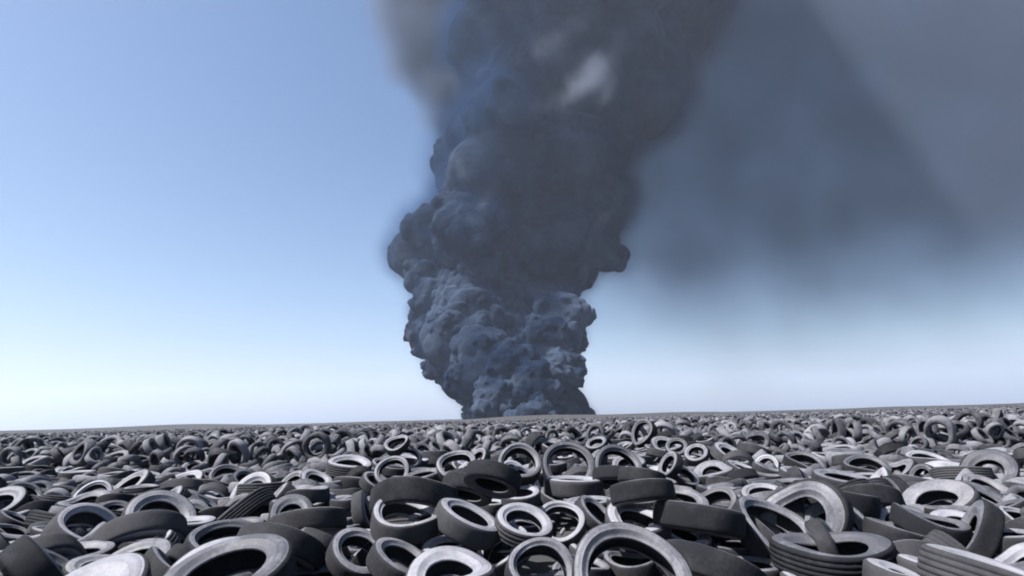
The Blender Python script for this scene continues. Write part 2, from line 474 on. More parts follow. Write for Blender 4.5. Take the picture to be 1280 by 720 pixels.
[-4350, 9856, 835, 100, -184, 943, -258, 309, 0],
[165, 11751, 673, 957, 0, 0, -289, 310, 1],
[-2869, 11802, 952, 214, -320, 114, 916, 307, 1],
[4096, 19883, 1122, 998, 0, 0, 67, 319, 2],
[4989, 14984, 811, 898, 0, 0, 440, 358, 12],
[-15841, 20807, 853, 15, -847, -531, 13, 519, 22],
[3421, 6619, 620, 901, 0, 0, -435, 306, 0],
[1304, 12095, 902, 74, 280, -956, -38, 314, 1],
[1687, 10766, 950, 64, 987, -122, -83, 308, 0],
[-7826, 9972, 654, 154, 656, -696, 248, 319, 2],
[-7295, 9537, 751, 472, 21, 13, -881, 384, 11],
[-7565, 14357, 885, 972, -102, 64, 201, 501, 22],
[5650, 5818, 699, 921, 0, 0, 389, 389, 10],
[-2796, 6446, 723, 0, -68, 998, 0, 389, 11],
[4170, 6182, 609, 992, 0, 0, -128, 381, 10],
[5101, 6198, 627, 92, 0, 0, -996, 302, 1],
[6028, 6644, 766, 920, 0, 0, 391, 370, 12],
[6274, 6031, 747, 999, 0, 0, 50, 303, 1],
[-4764, 6751, 705, 172, 0, 0, 985, 377, 11],
[-4067, 6679, 705, 989, 0, 0, 147, 333, 0],
[-3579, 7160, 723, 784, 0, 0, -621, 371, 12],
[5390, 7376, 707, 460, 0, 0, 888, 302, 0],
[5935, 7617, 731, 493, 0, 0, -870, 304, 0],
[6674, 7113, 742, 861, 0, 0, -508, 334, 0],
[-6081, 7966, 780, 538, 201, -180, -799, 392, 10],
[-2534, 7576, 753, 966, 0, 0, 260, 328, 2],
[1768, 8229, 682, 0, -371, 928, 0, 303, 2],
[3059, 8044, 702, 0, 914, 405, 0, 404, 10],
[4165, 7887, 716, 0, -720, 694, 0, 525, 21],
[5122, 8166, 744, 0, 533, -846, 0, 497, 20],
[-1530, 8961, 844, 964, 0, 0, 264, 317, 0],
[7082, 8050, 841, 18, 288, -132, -948, 370, 10],
[-7202, 9390, 552, 0, -990, 140, 0, 335, 2],
[-6473, 10032, 767, 217, -877, -418, -94, 371, 11],
[-2880, 9367, 770, 0, 528, -849, 0, 326, 1],
[-1411, 9940, 836, 898, 0, 0, -440, 327, 2],
[2771, 10059, 793, 965, 0, 0, 262, 373, 10],
[4086, 10454, 853, 253, -807, -533, 15, 308, 0],
[6805, 9614, 675, 852, 126, 105, -496, 401, 11],
[7014, 6082, 1110, 223, 56, -116, 966, 535, 22],
[-8392, 7298, 717, 948, 199, -58, 243, 378, 12],
[-9542, 9686, 629, 940, 0, 0, -341, 486, 22],
[-4924, 10412, 825, 698, 156, -170, 678, 359, 11],
[-2944, 10209, 798, 95, 0, 0, -995, 315, 2],
[-2241, 10345, 843, 271, 0, 0, 963, 402, 12],
[-1982, 11575, 911, 934, -284, -15, -218, 306, 2],
[-1526, 10608, 823, 425, 0, 0, 905, 369, 11],
[1763, 9776, 756, 307, 0, 0, -952, 316, 2],
[3031, 10693, 787, 48, 0, 0, -999, 329, 1],
[3498, 10182, 795, 947, 0, 0, 322, 367, 11],
[5354, 10288, 785, 858, 438, 44, 266, 337, 2],
[7554, 10054, 634, 966, 0, 0, -260, 485, 20],
[9308, 10613, 728, 109, -939, 324, -37, 500, 22],
[8713, 7672, 935, 36, 442, -63, -894, 503, 21],
[-9188, 11549, 598, 0, 634, 773, 0, 399, 11],
[-3282, 10756, 807, 575, 0, 0, 818, 342, 2],
[-2083, 11117, 832, 370, 0, 0, -929, 401, 10],
[8401, 11273, 810, 916, -349, -151, 126, 376, 12],
[11756, 11853, 885, 24, -293, -41, -955, 405, 12],
[-11234, 11905, 827, 172, -930, -306, 111, 395, 10],
[-10365, 12047, 685, 0, 513, -859, 0, 528, 20],
[-7412, 12130, 751, 200, 652, 723, -112, 336, 0],
[-2612, 11643, 825, 961, 0, 0, -275, 359, 11],
[-863, 11356, 738, 568, 0, 0, 823, 340, 0],
[2189, 11268, 936, 566, -18, 20, 824, 354, 10],
[3230, 11815, 733, 636, 0, 0, -772, 361, 11],
[11787, 12142, 886, 758, -101, -310, 565, 357, 10],
[-12117, 12894, 1036, 519, 823, 25, 230, 298, 1],
[-11095, 12077, 828, 154, 152, -158, -964, 397, 12],
[-10034, 13257, 825, 58, 985, 5, -161, 531, 20],
[-4311, 13044, 1004, 946, 46, 173, 271, 307, 1],
[-3427, 12325, 845, 860, 0, 0, 510, 312, 1],
[1394, 12079, 721, 0, 547, -837, 0, 392, 10],
[2569, 12095, 745, 848, 0, 0, -530, 369, 11],
[9087, 12873, 718, 902, -371, -143, 170, 388, 10],
[-12770, 13133, 774, 186, -183, 14, -965, 354, 12],
[-8655, 13623, 842, 734, 6, -201, -649, 400, 12],
[-5127, 13629, 952, 887, -141, 188, 398, 340, 1],
[-9874, 14251, 821, 225, -3, 186, 956, 386, 12],
[-8620, 14301, 854, 809, -13, -339, 481, 312, 2],
[-5027, 14467, 1110, 899, -291, 201, 258, 340, 0],
[-3721, 14492, 1110, 965, 0, 0, -264, 320, 2],
[-474, 14204, 1046, 397, -150, 193, -885, 339, 0],
[248, 14575, 1008, 0, 900, -437, 0, 505, 20],
[3786, 15122, 812, 970, 0, 0, -243, 308, 1],
[9711, 14472, 752, 195, -478, 856, 4, 396, 11],
[13098, 14838, 817, 361, -664, -643, -125, 337, 1],
[-5538, 15101, 879, 910, -67, 71, -404, 531, 20],
[-4714, 14940, 1209, 88, 359, 115, 922, 356, 11],
[-2101, 14704, 1062, 93, 0, 0, 996, 322, 1],
[-368, 14452, 1095, 465, 260, -118, -838, 356, 12],
[687, 14745, 1147, 219, -322, -67, -919, 331, 1],
[-8019, 15323, 916, 433, -35, -17, 900, 355, 10],
[-7241, 15249, 765, 803, -213, 211, -515, 499, 21],
[-5555, 15128, 1032, 80, -915, -347, 188, 330, 1],
[2713, 15717, 1051, 62, -273, 953, -114, 365, 11],
[4456, 15959, 864, 986, 0, 0, -166, 301, 2],
[5197, 15696, 854, 0, 499, 867, 0, 363, 11],
[11655, 16299, 822, 259, -618, -742, -34, 508, 20],
[-3484, 16294, 1204, 311, 15, 30, 950, 358, 11],
[5498, 16594, 869, 0, -977, -212, 0, 370, 12],
[-6965, 17074, 818, 30, 736, 672, 79, 405, 11],
[6898, 17281, 935, 103, 479, -541, 684, 321, 2],
[7987, 17660, 850, 652, 336, -151, 662, 381, 10],
[14257, 17870, 803, 796, -20, -66, 602, 543, 22],
[-11555, 18622, 838, 235, 758, 597, 119, 488, 20],
[-8135, 17948, 717, 168, 817, 548, -65, 499, 20],
[-7855, 17764, 809, 307, 759, 321, -477, 361, 11],
[8166, 18271, 896, 678, 117, 485, 540, 363, 10],
[6440, 19581, 1073, 889, -151, 41, -431, 388, 10],
[18061, 18747, 823, 192, 862, 341, -323, 333, 2],
[17543, 18098, 879, 196, 49, 16, -979, 522, 22],
[-9526, 20433, 685, 962, 137, -146, 187, 543, 21],
[-9315, 20237, 670, 753, -170, 25, -635, 523, 22],
[-3967, 19199, 972, 199, -920, 339, 0, 542, 21],
[10533, 20873, 745, 5, -844, 510, 165, 502, 21],
[15042, 19925, 757, 297, 249, 265, 883, 369, 11],
[-17984, 20915, 853, 854, -237, -109, 450, 372, 11],
[-11779, 21924, 605, 853, 20, 162, 495, 513, 21],
[15057, 21525, 707, 29, -283, -951, 122, 371, 10],
[-14183, 21287, 803, 973, -178, -46, 136, 384, 11],
[19999, 21596, 832, 976, -183, -102, -53, 367, 12],
[-3666, 5825, 810, 785, -11, 195, 588, 402, 12],
[-420, 5975, 670, 679, 0, 0, 734, 332, 1],
[-5799, 6633, 775, 824, -309, -55, -472, 342, 2],
[-5230, 5917, 908, 24, -271, -955, 117, 405, 11],
[6231, 6166, 926, 764, 45, -26, 643, 324, 0],
[-6540, 6580, 861, 499, -75, 58, 861, 380, 11],
[-5574, 7612, 889, 841, -79, -277, 459, 319, 2],
[6734, 6488, 880, 452, 192, -26, -871, 380, 11],
[5577, 4810, 775, 399, -33, -164, 901, 513, 20],
[-7152, 7160, 905, 87, -613, 784, 38, 501, 20],
[-6891, 7530, 748, 637, -7, -14, -771, 329, 0],
[-6248, 7211, 818, 899, 4, -7, -437, 326, 2],
[-5550, 8323, 810, 425, -290, 88, 853, 327, 1],
[-4099, 7898, 782, 852, 68, 201, -479, 321, 0],
[-2746, 8039, 831, 603, -59, -172, -777, 326, 2],
[2314, 9131, 902, 17, 234, 972, 11, 306, 0],
[3081, 8084, 874, 405, 37, 28, -913, 300, 1],
[4812, 7424, 660, 894, 0, 0, 449, 299, 0],
[6680, 7330, 942, 18, 9, 4, -1000, 405, 10],
[7421, 7364, 849, 774, 23, 1, 632, 367, 12],
[7786, 8383, 747, 974, -102, 194, 62, 399, 10],
[-7676, 8944, 646, 67, 538, -807, -232, 341, 2],
[-6275, 8767, 827, 963, -25, -24, 266, 483, 20],
[-2673, 8779, 761, 79, 0, 0, -997, 312, 1],
[-1456, 8973, 1009, 989, -5, 4, 146, 311, 1],
[2449, 9234, 740, 0, 352, 936, 0, 342, 1],
[3682, 8814, 888, 130, 30, 182, 974, 495, 21],
[5653, 8743, 757, 116, -675, 712, -154, 306, 2],
[7811, 9040, 826, 764, 239, -575, -170, 322, 1],
[8355, 8559, 866, 633, -22, 49, -773, 485, 20],
[6649, 5559, 859, 257, 136, 73, 954, 401, 12],
[-8830, 8125, 758, 3, -13, -19, 1000, 363, 10],
[-8745, 9145, 782, 576, 0, -39, -817, 523, 22],
[-5947, 9572, 845, 194, -859, 405, -245, 383, 12],
[-5704, 9742, 798, 925, -20, -265, 273, 330, 2],
[3260, 9571, 758, 530, 0, 0, -848, 308, 2],
[6190, 10201, 737, 39, 921, 387, -9, 316, 1],
[7506, 9559, 740, 884, 348, 87, -299, 316, 0],
[8288, 9485, 794, 153, 794, -581, 88, 478, 21],
[9177, 9785, 957, 192, -261, -943, 74, 481, 22],
[9491, 9157, 884, 420, 183, 875, -155, 373, 10],
[-8385, 7654, 596, 0, -862, 506, 0, 355, 11],
[-10343, 10812, 768, 907, 50, 190, 373, 384, 10],
[-9000, 10183, 636, 968, 87, -207, 112, 299, 1],
[-7447, 10442, 764, 26, 829, 177, -529, 310, 0],
[-5821, 10400, 785, 164, -946, 268, 74, 405, 10],
[7219, 10348, 772, 184, 961, 128, 162, 476, 21],
[8983, 9861, 772, 892, -212, 51, 395, 359, 11],
[9919, 9408, 783, 908, 67, -279, 306, 364, 11],
[-9344, 8610, 603, 982, 0, 0, -188, 395, 10],
[-11190, 10983, 827, 44, -662, -711, -233, 389, 12],
[-10449, 11042, 820, 176, 127, 915, 340, 329, 1],
[-8170, 10828, 830, 768, -53, 169, 615, 327, 1],
[-7070, 11312, 794, 590, 445, 61, -671, 303, 1],
[-5389, 11555, 847, 30, -461, 885, -48, 402, 11],
[-4691, 11100, 838, 136, 104, 174, 970, 391, 10],
[-3944, 11067, 941, 106, 538, -794, 261, 393, 12],
[2322, 10554, 956, 763, 2, 0, 646, 384, 10],
[2823, 11291, 762, 531, 0, 0, -847, 312, 0],
[7976, 10679, 816, 987, 12, 8, 162, 380, 11],
[8628, 10929, 829, 205, 37, -97, -973, 324, 2],
[-12061, 12499, 970, 435, 469, 720, 269, 394, 11],
[-11673, 11358, 793, 784, 245, -59, 568, 315, 0],
[-7916, 11543, 736, 25, 625, -756, 195, 394, 11],
[-6621, 11898, 743, 519, -180, 83, 831, 406, 12],
[-3882, 11854, 921, 940, -211, -139, -228, 366, 11],
[3330, 12526, 702, 0, -903, -429, 0, 375, 11],
[4413, 12161, 768, 551, -17, -277, -787, 329, 0],
[5576, 12367, 765, 15, -245, 969, 1, 364, 10],
[9776, 11999, 807, 903, -24, 26, 427, 539, 22],
[11195, 12411, 872, 4, -831, 473, 292, 397, 11],
[11283, 11299, 780, 818, -99, 138, 550, 518, 20],
[-12649, 12422, 855, 928, -133, 280, 206, 394, 11],
[-12117, 12897, 935, 412, 5, -38, -910, 540, 20],
[-11069, 13111, 800, 132, -274, -951, 48, 505, 21],
[-9919, 12713, 821, 37, -98, 576, 811, 301, 2],
[-9502, 13115, 850, 327, 77, -941, -29, 397, 10],
[-8047, 12614, 879, 158, -1, 11, -987, 528, 20],
[-7193, 12753, 766, 67, -239, 30, -968, 383, 11],
[729, 13024, 820, 420, -80, 115, 896, 503, 22],
[4967, 12520, 827, 968, -131, -26, 213, 310, 1],
[7993, 13391, 826, 932, -42, -27, -360, 300, 1],
[10760, 12687, 851, 4, -759, 651, 1, 307, 1],
[11537, 12941, 864, 131, -94, 953, 257, 317, 1],
[12185, 12650, 940, 24, 169, -976, -134, 323, 1],
[-10933, 13166, 942, 45, -184, -981, -45, 334, 0],
[-7694, 13391, 761, 804, 206, -185, -526, 303, 2],
[-5813, 13949, 986, 632, -8, 8, 775, 379, 10],
[-4497, 13807, 1202, 943, 87, -51, 317, 535, 21],
[-3037, 13705, 1078, 634, 0, 0, 773, 317, 1],
[-216, 13321, 888, 49, -979, -70, -186, 361, 12],
[3788, 13746, 664, 0, 934, -356, 0, 320, 0],
[6572, 13195, 873, 248, 897, -219, 292, 329, 1],
[10658, 13505, 841, 573, -267, 1, 775, 362, 12],
[12034, 13463, 859, 341, -215, -25, -915, 376, 10],
[-10907, 14010, 794, 936, -188, -204, 215, 368, 11],
[-8995, 15305, 822, 843, -83, -166, 505, 364, 11],
[-6443, 14280, 840, 163, 201, 902, 344, 372, 10],
[-3669, 13846, 1098, 250, 0, 0, 968, 338, 2],
[1677, 14600, 1043, 262, -105, 131, 950, 371, 11],
[2895, 13490, 879, 1, 998, -55, -43, 385, 12],
[4891, 13621, 831, 566, -15, -4, -824, 367, 11],
[7614, 14320, 748, 402, 38, 12, 915, 511, 21],
[6150, 14663, 854, 955, -109, -215, -175, 322, 1],
[10982, 15086, 890, 187, 575, -200, -771, 301, 0],
[11039, 14744, 922, 278, 25, -22, -960, 475, 20],
[12121, 14840, 827, 7, 784, -620, -17, 318, 1],
[12982, 12326, 950, 885, -5, 99, 454, 499, 20],
[-12675, 14769, 821, 247, 94, -945, -194, 400, 11],
[-12410, 15458, 791, 985, 44, -48, 163, 376, 12],
[-10011, 15187, 933, 774, 55, -171, -607, 326, 2],
[-9319, 15406, 878, 115, -835, 477, -249, 358, 10],
[-1610, 15837, 1196, 0, 693, 720, -8, 388, 11],
[-471, 15712, 1149, 441, 87, 105, -887, 522, 20],
[6564, 15474, 912, 141, -287, -13, 948, 381, 11],
[6736, 15421, 802, 158, 196, -7, -968, 317, 1],
[9726, 15201, 785, 247, -325, -912, 48, 359, 11],
[13811, 14603, 785, 53, 755, -645, -102, 514, 22],
[-13076, 16439, 753, 849, -18, 53, 526, 380, 11],
[-12384, 16177, 802, 876, 58, -2, -479, 371, 12],
[-11196, 15759, 853, 892, -190, -278, 302, 400, 11],
[-9719, 15982, 825, 797, 126, 73, 586, 388, 12],
[-1428, 16566, 1076, 393, 287, -147, -861, 334, 1],
[1813, 15859, 1199, 88, -914, 373, 131, 310, 1],
[10445, 16219, 880, 76, 990, -5, -115, 369, 11],
[10856, 16001, 934, 175, -828, -483, 225, 377, 11],
[11440, 16703, 768, 27, -145, 143, -979, 513, 20],
[14186, 15794, 829, 591, -232, 203, 745, 315, 1],
[14371, 15446, 813, 161, -34, 192, 968, 379, 12],
[-10856, 17293, 810, 257, -508, -818, -81, 342, 2],
[-10403, 16684, 829, 108, -56, -108, -987, 489, 20],
[-9542, 16728, 886, 19, -408, 912, 15, 338, 0],
[2060, 16700, 1167, 59, -348, -917, -187, 403, 10],
[8200, 16392, 775, 887, -19, -25, 462, 395, 11],
[8848, 16705, 782, 12, -661, -750, -26, 336, 1],
[10285, 16877, 770, 568, -256, 228, -748, 369, 12],
[11384, 17049, 891, 370, -598, 175, -689, 333, 1],
[14637, 16888, 800, 945, -191, -219, -152, 391, 12],
[-16494, 16741, 732, 2, -977, 213, 24, 354, 11],
[-14422, 17528, 831, 731, 29, -127, -670, 359, 12],
[-13769, 17672, 725, 982, 1, -2, 190, 393, 10],
[-12655, 17483, 835, 980, -35, 0, 196, 499, 22],
[-11153, 17583, 786, 514, 169, -67, 838, 402, 12],
[-10136, 18027, 829, 26, -164, -984, 67, 403, 10],
[3087, 17566, 1147, 950, 6, 31, 310, 370, 11],
[7871, 17046, 884, 145, 303, -942, -20, 379, 12],
[8462, 17250, 771, 729, -32, 303, 613, 330, 2],
[13592, 16820, 874, 747, -5, -13, 665, 386, 10],
[15427, 16750, 748, 113, -600, -659, -440, 335, 1],
[-15588, 17885, 792, 31, 171, 950, -259, 382, 12],
[-14950, 17874, 737, 189, 956, 116, 190, 357, 11],
[-13140, 18277, 708, 928, -67, 143, -337, 509, 21],
[-12203, 18939, 785, 772, -140, 296, -544, 356, 11],
[-10663, 18093, 834, 296, 351, -409, -789, 328, 1],
[-7109, 17975, 798, 235, 121, -117, -957, 526, 20],
[5567, 18560, 1042, 734, 284, 211, -580, 319, 1],
[-17747, 18974, 802, 162, 802, 573, -50, 509, 20],
[-9765, 18743, 741, 521, -94, 103, -842, 361, 11],
[2995, 18902, 1065, 445, 108, -162, 874, 367, 10],
[11070, 19301, 772, 3, 992, 126, 7, 496, 20],
[14108, 19411, 747, 994, 52, -91, -35, 391, 10],
[16573, 19309, 792, 609, 169, -140, -762, 338, 1],
[17331, 19076, 955, 983, 66, -78, 153, 499, 20],
[-15573, 19504, 720, 821, -187, -137, -522, 300, 1],
[-12615, 19658, 828, 983, -1, -55, 174, 382, 11],
[-10536, 20191, 600, 675, -16, 146, -723, 543, 22],
[3230, 20139, 1171, 349, 192, -149, 905, 312, 2],
[16984, 19875, 802, 591, -41, -156, -791, 376, 11],
[-20710, 20975, 641, 822, 202, -9, -533, 539, 22],
[-16433, 21676, 880, 22, 24, 999, -24, 492, 20],
[-15061, 21129, 752, 965, 163, -152, 139, 320, 0],
[-14244, 20376, 804, 561, 3, 11, -827, 357, 12],
[-12221, 20580, 691, 985, -122, -65, -103, 482, 22],
[-5961, 20953, 926, 985, -92, -22, -145, 539, 21],
[-1521, 21408, 774, 931, -284, -78, -215, 529, 21],
[2867, 20940, 1189, 331, -70, 142, 930, 336, 2],
[17055, 20722, 844, 519, 90, 98, 844, 305, 1],
[-19748, 22033, 708, 124, 921, -362, -75, 503, 20],
[-15861, 22083, 837, 2, 612, 727, 310, 377, 10],
[-11065, 22032, 610, 137, 875, -447, -127, 510, 21],
[-9364, 22107, 673, 666, 138, 120, 723, 406, 11],
[11251, 21844, 734, 83, 414, -903, 76, 398, 10],
[13346, 21629, 655, 79, 744, -630, 205, 537, 21],
[16277, 22047, 831, 18, -108, 993, -41, 313, 0],
[17275, 21578, 819, 457, 217, -191, 841, 398, 10],
[17961, 22140, 811, 932, -208, -59, -293, 404, 10],
[18863, 22004, 860, 364, 64, -105, -923, 530, 21],
[-6090, 5868, 951, 38, -46, -111, -992, 479, 20],
[2864, 5411, 726, 613, 3, 0, -790, 316, 1],
[5646, 5912, 883, 884, 36, 22, -466, 322, 0],
[-2734, 6132, 913, 737, 32, -9, 675, 398, 12],
[3873, 6916, 732, 158, 528, 819, -159, 324, 0],
[5173, 4177, 974, 195, -121, 44, -972, 394, 10],
[-5667, 7006, 824, 1000, 19, -19, 13, 302, 1],
[-4033, 7297, 810, 232, 190, 954, -11, 329, 0],
[-3559, 7833, 810, 209, -972, 41, 98, 337, 1],
[-2834, 7448, 847, 131, 597, 748, 261, 302, 1],
[6366, 5390, 1058, 926, 73, -180, 324, 499, 20],
[5419, 4458, 871, 208, -204, 927, 235, 540, 22],
[-7724, 7606, 745, 437, 51, 111, -891, 378, 10],
[-7167, 8148, 717, 10, -33, 997, -68, 312, 1],
[-6654, 7756, 801, 840, -407, 207, -294, 366, 10],
[-3375, 7881, 796, 808, -146, -120, -558, 331, 1],
[-1412, 8316, 1127, 83, 730, 676, -55, 374, 11],
[5120, 8164, 900, 72, -4, -5, -997, 324, 1],
[7462, 8788, 762, 236, 178, -873, -387, 299, 2],
[-7773, 8331, 715, 15, 906, -422, -34, 336, 1],
[5620, 9317, 841, 136, 983, -122, -22, 325, 2],
[6454, 9001, 775, 951, -3, -9, -308, 327, 1],
[-9753, 9011, 850, 8, 51, 998, 24, 508, 21],
[-8368, 8660, 672, 75, -183, 961, -193, 371, 10],
[-7099, 8799, 710, 940, 6, -26, -340, 356, 12],
[3862, 9557, 948, 365, 19, 23, -931, 398, 11],
[4324, 9405, 1013, 635, 298, 101, 705, 299, 0],
[6236, 9601, 711, 185, -825, 444, -296, 309, 2],
[8823, 8909, 923, 264, 826, -468, -170, 328, 0],
[-9773, 10438, 675, 101, -257, -955, 112, 327, 2],
[-9529, 9732, 783, 674, 41, -82, 733, 317, 2],
[-5356, 10853, 784, 103, -320, -1, 942, 309, 1],
[5181, 10786, 838, 3, -304, -951, -62, 379, 10],
[6942, 10546, 813, 169, -248, 137, 944, 312, 2],
[8715, 10233, 869, 547, 62, 94, 830, 315, 0],
[10152, 10270, 896, 673, 45, 155, 722, 536, 21],
[-7062, 10514, 787, 808, 75, 15, -585, 323, 1],
[-4075, 11366, 960, 632, -296, 194, 689, 385, 11],
[-3585, 9149, 923, 50, -523, -851, -18, 339, 2],
[4109, 11587, 899, 889, -33, -149, -432, 326, 0],
[6171, 11322, 866, 705, 288, 179, -624, 341, 2],
[7407, 11154, 853, 968, 31, 60, 243, 375, 10],
[9239, 10569, 877, 5, -258, 964, 65, 331, 2],
[-10401, 9816, 845, 1, 8, 13, 1000, 505, 22],
[-9489, 10988, 765, 757, -7, 7, -653, 337, 2],
[-3970, 12119, 1047, 989, -36, -26, -138, 360, 11],
[-1399, 12786, 1028, 75, -603, 789, 90, 397, 10],
[10832, 12028, 774, 261, 427, -846, -182, 339, 1],
[11325, 11794, 793, 739, -176, 256, 598, 321, 0],
[-12257, 13372, 1068, 504, -199, 172, 822, 544, 20],
[-9066, 12770, 886, 10, -23, 122, -992, 314, 1],
[-4821, 12437, 870, 889, 340, -274, 141, 300, 1],
[-2768, 12680, 910, 111, 0, 0, -994, 322, 1],
[-604, 12084, 1024, 158, 42, 2, 987, 384, 12],
[-38, 11948, 830, 897, -13, -3, -442, 300, 0],
[2703, 12767, 892, 206, 902, 263, 272, 376, 11],
[7588, 12670, 813, 74, -161, 984, -11, 406, 12],
[8424, 12582, 773, 101, -12, -992, -80, 342, 2],
[10197, 12905, 825, 785, 125, 34, 606, 334, 0],
[-13432, 13536, 907, 173, -156, 18, 972, 529, 21],
[-11406, 12134, 1047, 5, 467, -874, 133, 530, 22],
[-9341, 13782, 821, 151, 102, 198, -963, 354, 11],
[-6799, 13333, 822, 686, 168, 56, 705, 385, 11],
[-5878, 12940, 949, 953, -78, 63, -287, 397, 12],
[-4514, 13740, 1315, 130, -23, -35, -991, 313, 1],
[10534, 13781, 866, 637, -440, 70, 629, 309, 1],
[11358, 13803, 828, 112, 372, -900, -198, 302, 1],
[-11776, 15753, 847, 90, -933, -323, -127, 355, 10],
[-10403, 14488, 848, 223, -915, -61, 331, 325, 1],
[-9914, 14444, 965, 757, -171, -106, -621, 366, 10],
[-8716, 13841, 965, 717, -156, -68, 676, 306, 1],
[5686, 15109, 998, 507, -5, 42, 861, 305, 2],
[13229, 13280, 917, 375, 543, 59, 749, 390, 10],
[-14132, 14372, 795, 985, 3, 8, -171, 364, 11],
[-12221, 14864, 858, 76, 237, -88, 964, 336, 1],
[-8438, 15295, 854, 377, 148, -913, -44, 311, 0],
[-5286, 15605, 1025, 671, -305, 66, -673, 395, 11],
[2988, 14742, 996, 770, 10, 27, -637, 329, 2],
[8232, 15218, 670, 118, -134, 248, 952, 401, 10],
[-11698, 15114, 858, 359, 254, -81, -894, 303, 1],
[-10652, 15411, 1100, 263, -1, 52, -963, 314, 2],
[-6877, 15993, 793, 868, 79, 12, -490, 387, 11],
[-4409, 16159, 1135, 743, 290, 269, 540, 364, 11],
[6425, 15764, 988, 894, -247, -350, -132, 365, 12],
[11787, 15566, 827, 898, 2, 359, 253, 337, 1],
[12244, 15892, 920, 141, 12, 989, -43, 380, 12],
[-12762, 16756, 827, 564, 9, 223, 795, 304, 0],
[-9997, 17275, 874, 973, -43, 124, 190, 373, 11],
[3273, 16691, 1064, 427, -52, 253, -867, 301, 0],
[9473, 16860, 941, 507, -85, 22, -857, 523, 22],
[14879, 16061, 869, 934, 230, -145, 231, 477, 21],
[-17049, 17410, 809, 908, 30, -28, 417, 544, 21],
[8802, 17656, 819, 619, -16, 33, -784, 396, 12],
[11919, 17437, 822, 457, 5, 572, -681, 334, 0],
[12542, 18174, 877, 617, -112, 6, 779, 330, 1],
[16201, 16537, 803, 828, 75, 104, 547, 515, 21],
[-16278, 18472, 881, 791, 36, -38, -609, 398, 10],
[-7693, 18645, 995, 173, -311, 929, -103, 391, 11],
[-7370, 18183, 928, 41, 954, -253, 154, 391, 11],
[-6167, 17703, 953, 317, 18, -128, 940, 475, 20],
[3176, 18322, 1141, 5, -999, -43, 13, 374, 11],
[3693, 17875, 1107, 44, -48, -998, 17, 319, 1],
[8711, 18458, 805, 903, -200, -240, 294, 389, 10],
[13385, 18099, 758, 63, 269, -932, -233, 361, 10],
[15406, 18189, 709, 432, -630, -588, 266, 299, 1],
[16566, 18088, 875, 957, -81, -30, -276, 476, 20],
[-16155, 19221, 858, 666, 15, 88, -741, 386, 11],
[-15539, 18931, 827, 100, 3, 95, 990, 311, 0],
[-14544, 18437, 758, 14, 30, -19, 999, 313, 0],
[-7209, 19300, 893, 337, -421, -278, 795, 359, 10],
[-6134, 19790, 971, 113, 484, -847, 189, 406, 10],
[5111, 19865, 1282, 400, -293, -179, -850, 334, 0],
[10117, 19041, 777, 851, 36, 16, -524, 514, 22],
[12171, 20336, 751, 53, -33, -57, 996, 364, 11],
[-16201, 19993, 891, 4, 773, -635, -3, 387, 10],
[-7235, 19645, 888, 776, -14, -16, 631, 507, 21],
[8293, 20118, 982, 814, 51, 188, -547, 541, 21],
[9809, 20143, 758, 811, -248, -155, 507, 389, 11],
[11917, 19087, 779, 795, -3, -3, -607, 396, 11],
[15485, 20254, 738, 938, 23, -263, 224, 302, 1],
[16424, 20231, 815, 738, -236, -64, -629, 331, 0],
[-12710, 21119, 831, 920, -50, 7, -389, 504, 20],
[-10510, 21396, 589, 675, -207, 162, -689, 386, 10],
[-7230, 21022, 893, 990, 63, 24, -120, 371, 12],
[9776, 20722, 720, 297, 109, -350, 881, 310, 0],
[11350, 20482, 873, 758, 23, -53, 650, 505, 22],
[15318, 20866, 840, 28, 907, -420, -31, 310, 0],
[15992, 20721, 872, 736, -15, -63, 674, 355, 11],
[-15390, 21912, 777, 198, 369, 895, 151, 299, 0],
[9706, 21689, 834, 297, -26, 178, -938, 323, 1],
[15523, 22081, 859, 300, 4, -4, 954, 389, 10],
[16055, 21491, 779, 192, 641, -726, -157, 320, 0],
[19369, 21087, 813, 980, -116, -41, -156, 486, 20]
], dtype=float)
NH, NI = 48, 296
HPOS = ROWS[:NH, :3] / 1000
def ghat(x, y):
    x = np.asarray(x, float); y = np.asarray(y, float); sh = x.shape; x = x.ravel(); y = y.ravel()
    out = np.empty(len(x))
    for s in range(0, len(x), 20000):
        xx, yy = x[s:s + 20000], y[s:s + 20000]
        wgt = np.exp(-((xx[:, None] - HPOS[None, :, 0]) ** 2 + (yy[:, None] - HPOS[None, :, 1]) ** 2) / (2 * 1.21))
        und = .12 * np.sin(xx * .55 + 1) * np.cos(yy * .41 + .5) + .06 * np.sin(xx * 1.3 + yy * .9)
        fade = np.clip((60 - yy) / 40, 0, 1)
        out[s:s + 20000] = ((wgt * (HPOS[None, :, 2] - .52)).sum(1) + .15 * (.5 + und * fade)) / (wgt.sum(1) + .15)
    return out.reshape(sh)

# ------------------------------------------------------------------ ground
gx = np.concatenate([-np.geomspace(9000, 620, 12), np.linspace(-600, -32, 60), np.linspace(-28, 28, 113), np.linspace(32, 600, 60), np.geomspace(620, 9000, 12)])
gy = np.concatenate([-np.geomspace(3000, 6, 16), np.linspace(-4, 40, 89), np.geomspace(42, 9000, 34)])
X, Y = np.meshgrid(gx, gy, indexing='ij')
Z = ghat(X, Y); Z = np.where((np.hypot(X, Y) > 70), .5, Z) - .03 - .42 * np.clip((24 - np.hypot(X, Y)) / 6, 0, 1)
RR = np.hypot(X, Y); TH = np.arctan2(X, Y)          # a low, uneven rise far behind the last tyres
Z = Z + 3.3 * np.exp(-((RR - 400) / 95) ** 2) * (.62 + .22 * np.sin(TH * 9 + .5) + .16 * np.sin(TH * 23 + 1))
V = np.stack([X, Y, Z], -1).reshape(-1, 3); nx, ny = X.shape
i = np.arange(nx - 1)[:, None]; j = np.arange(ny - 1)[None]
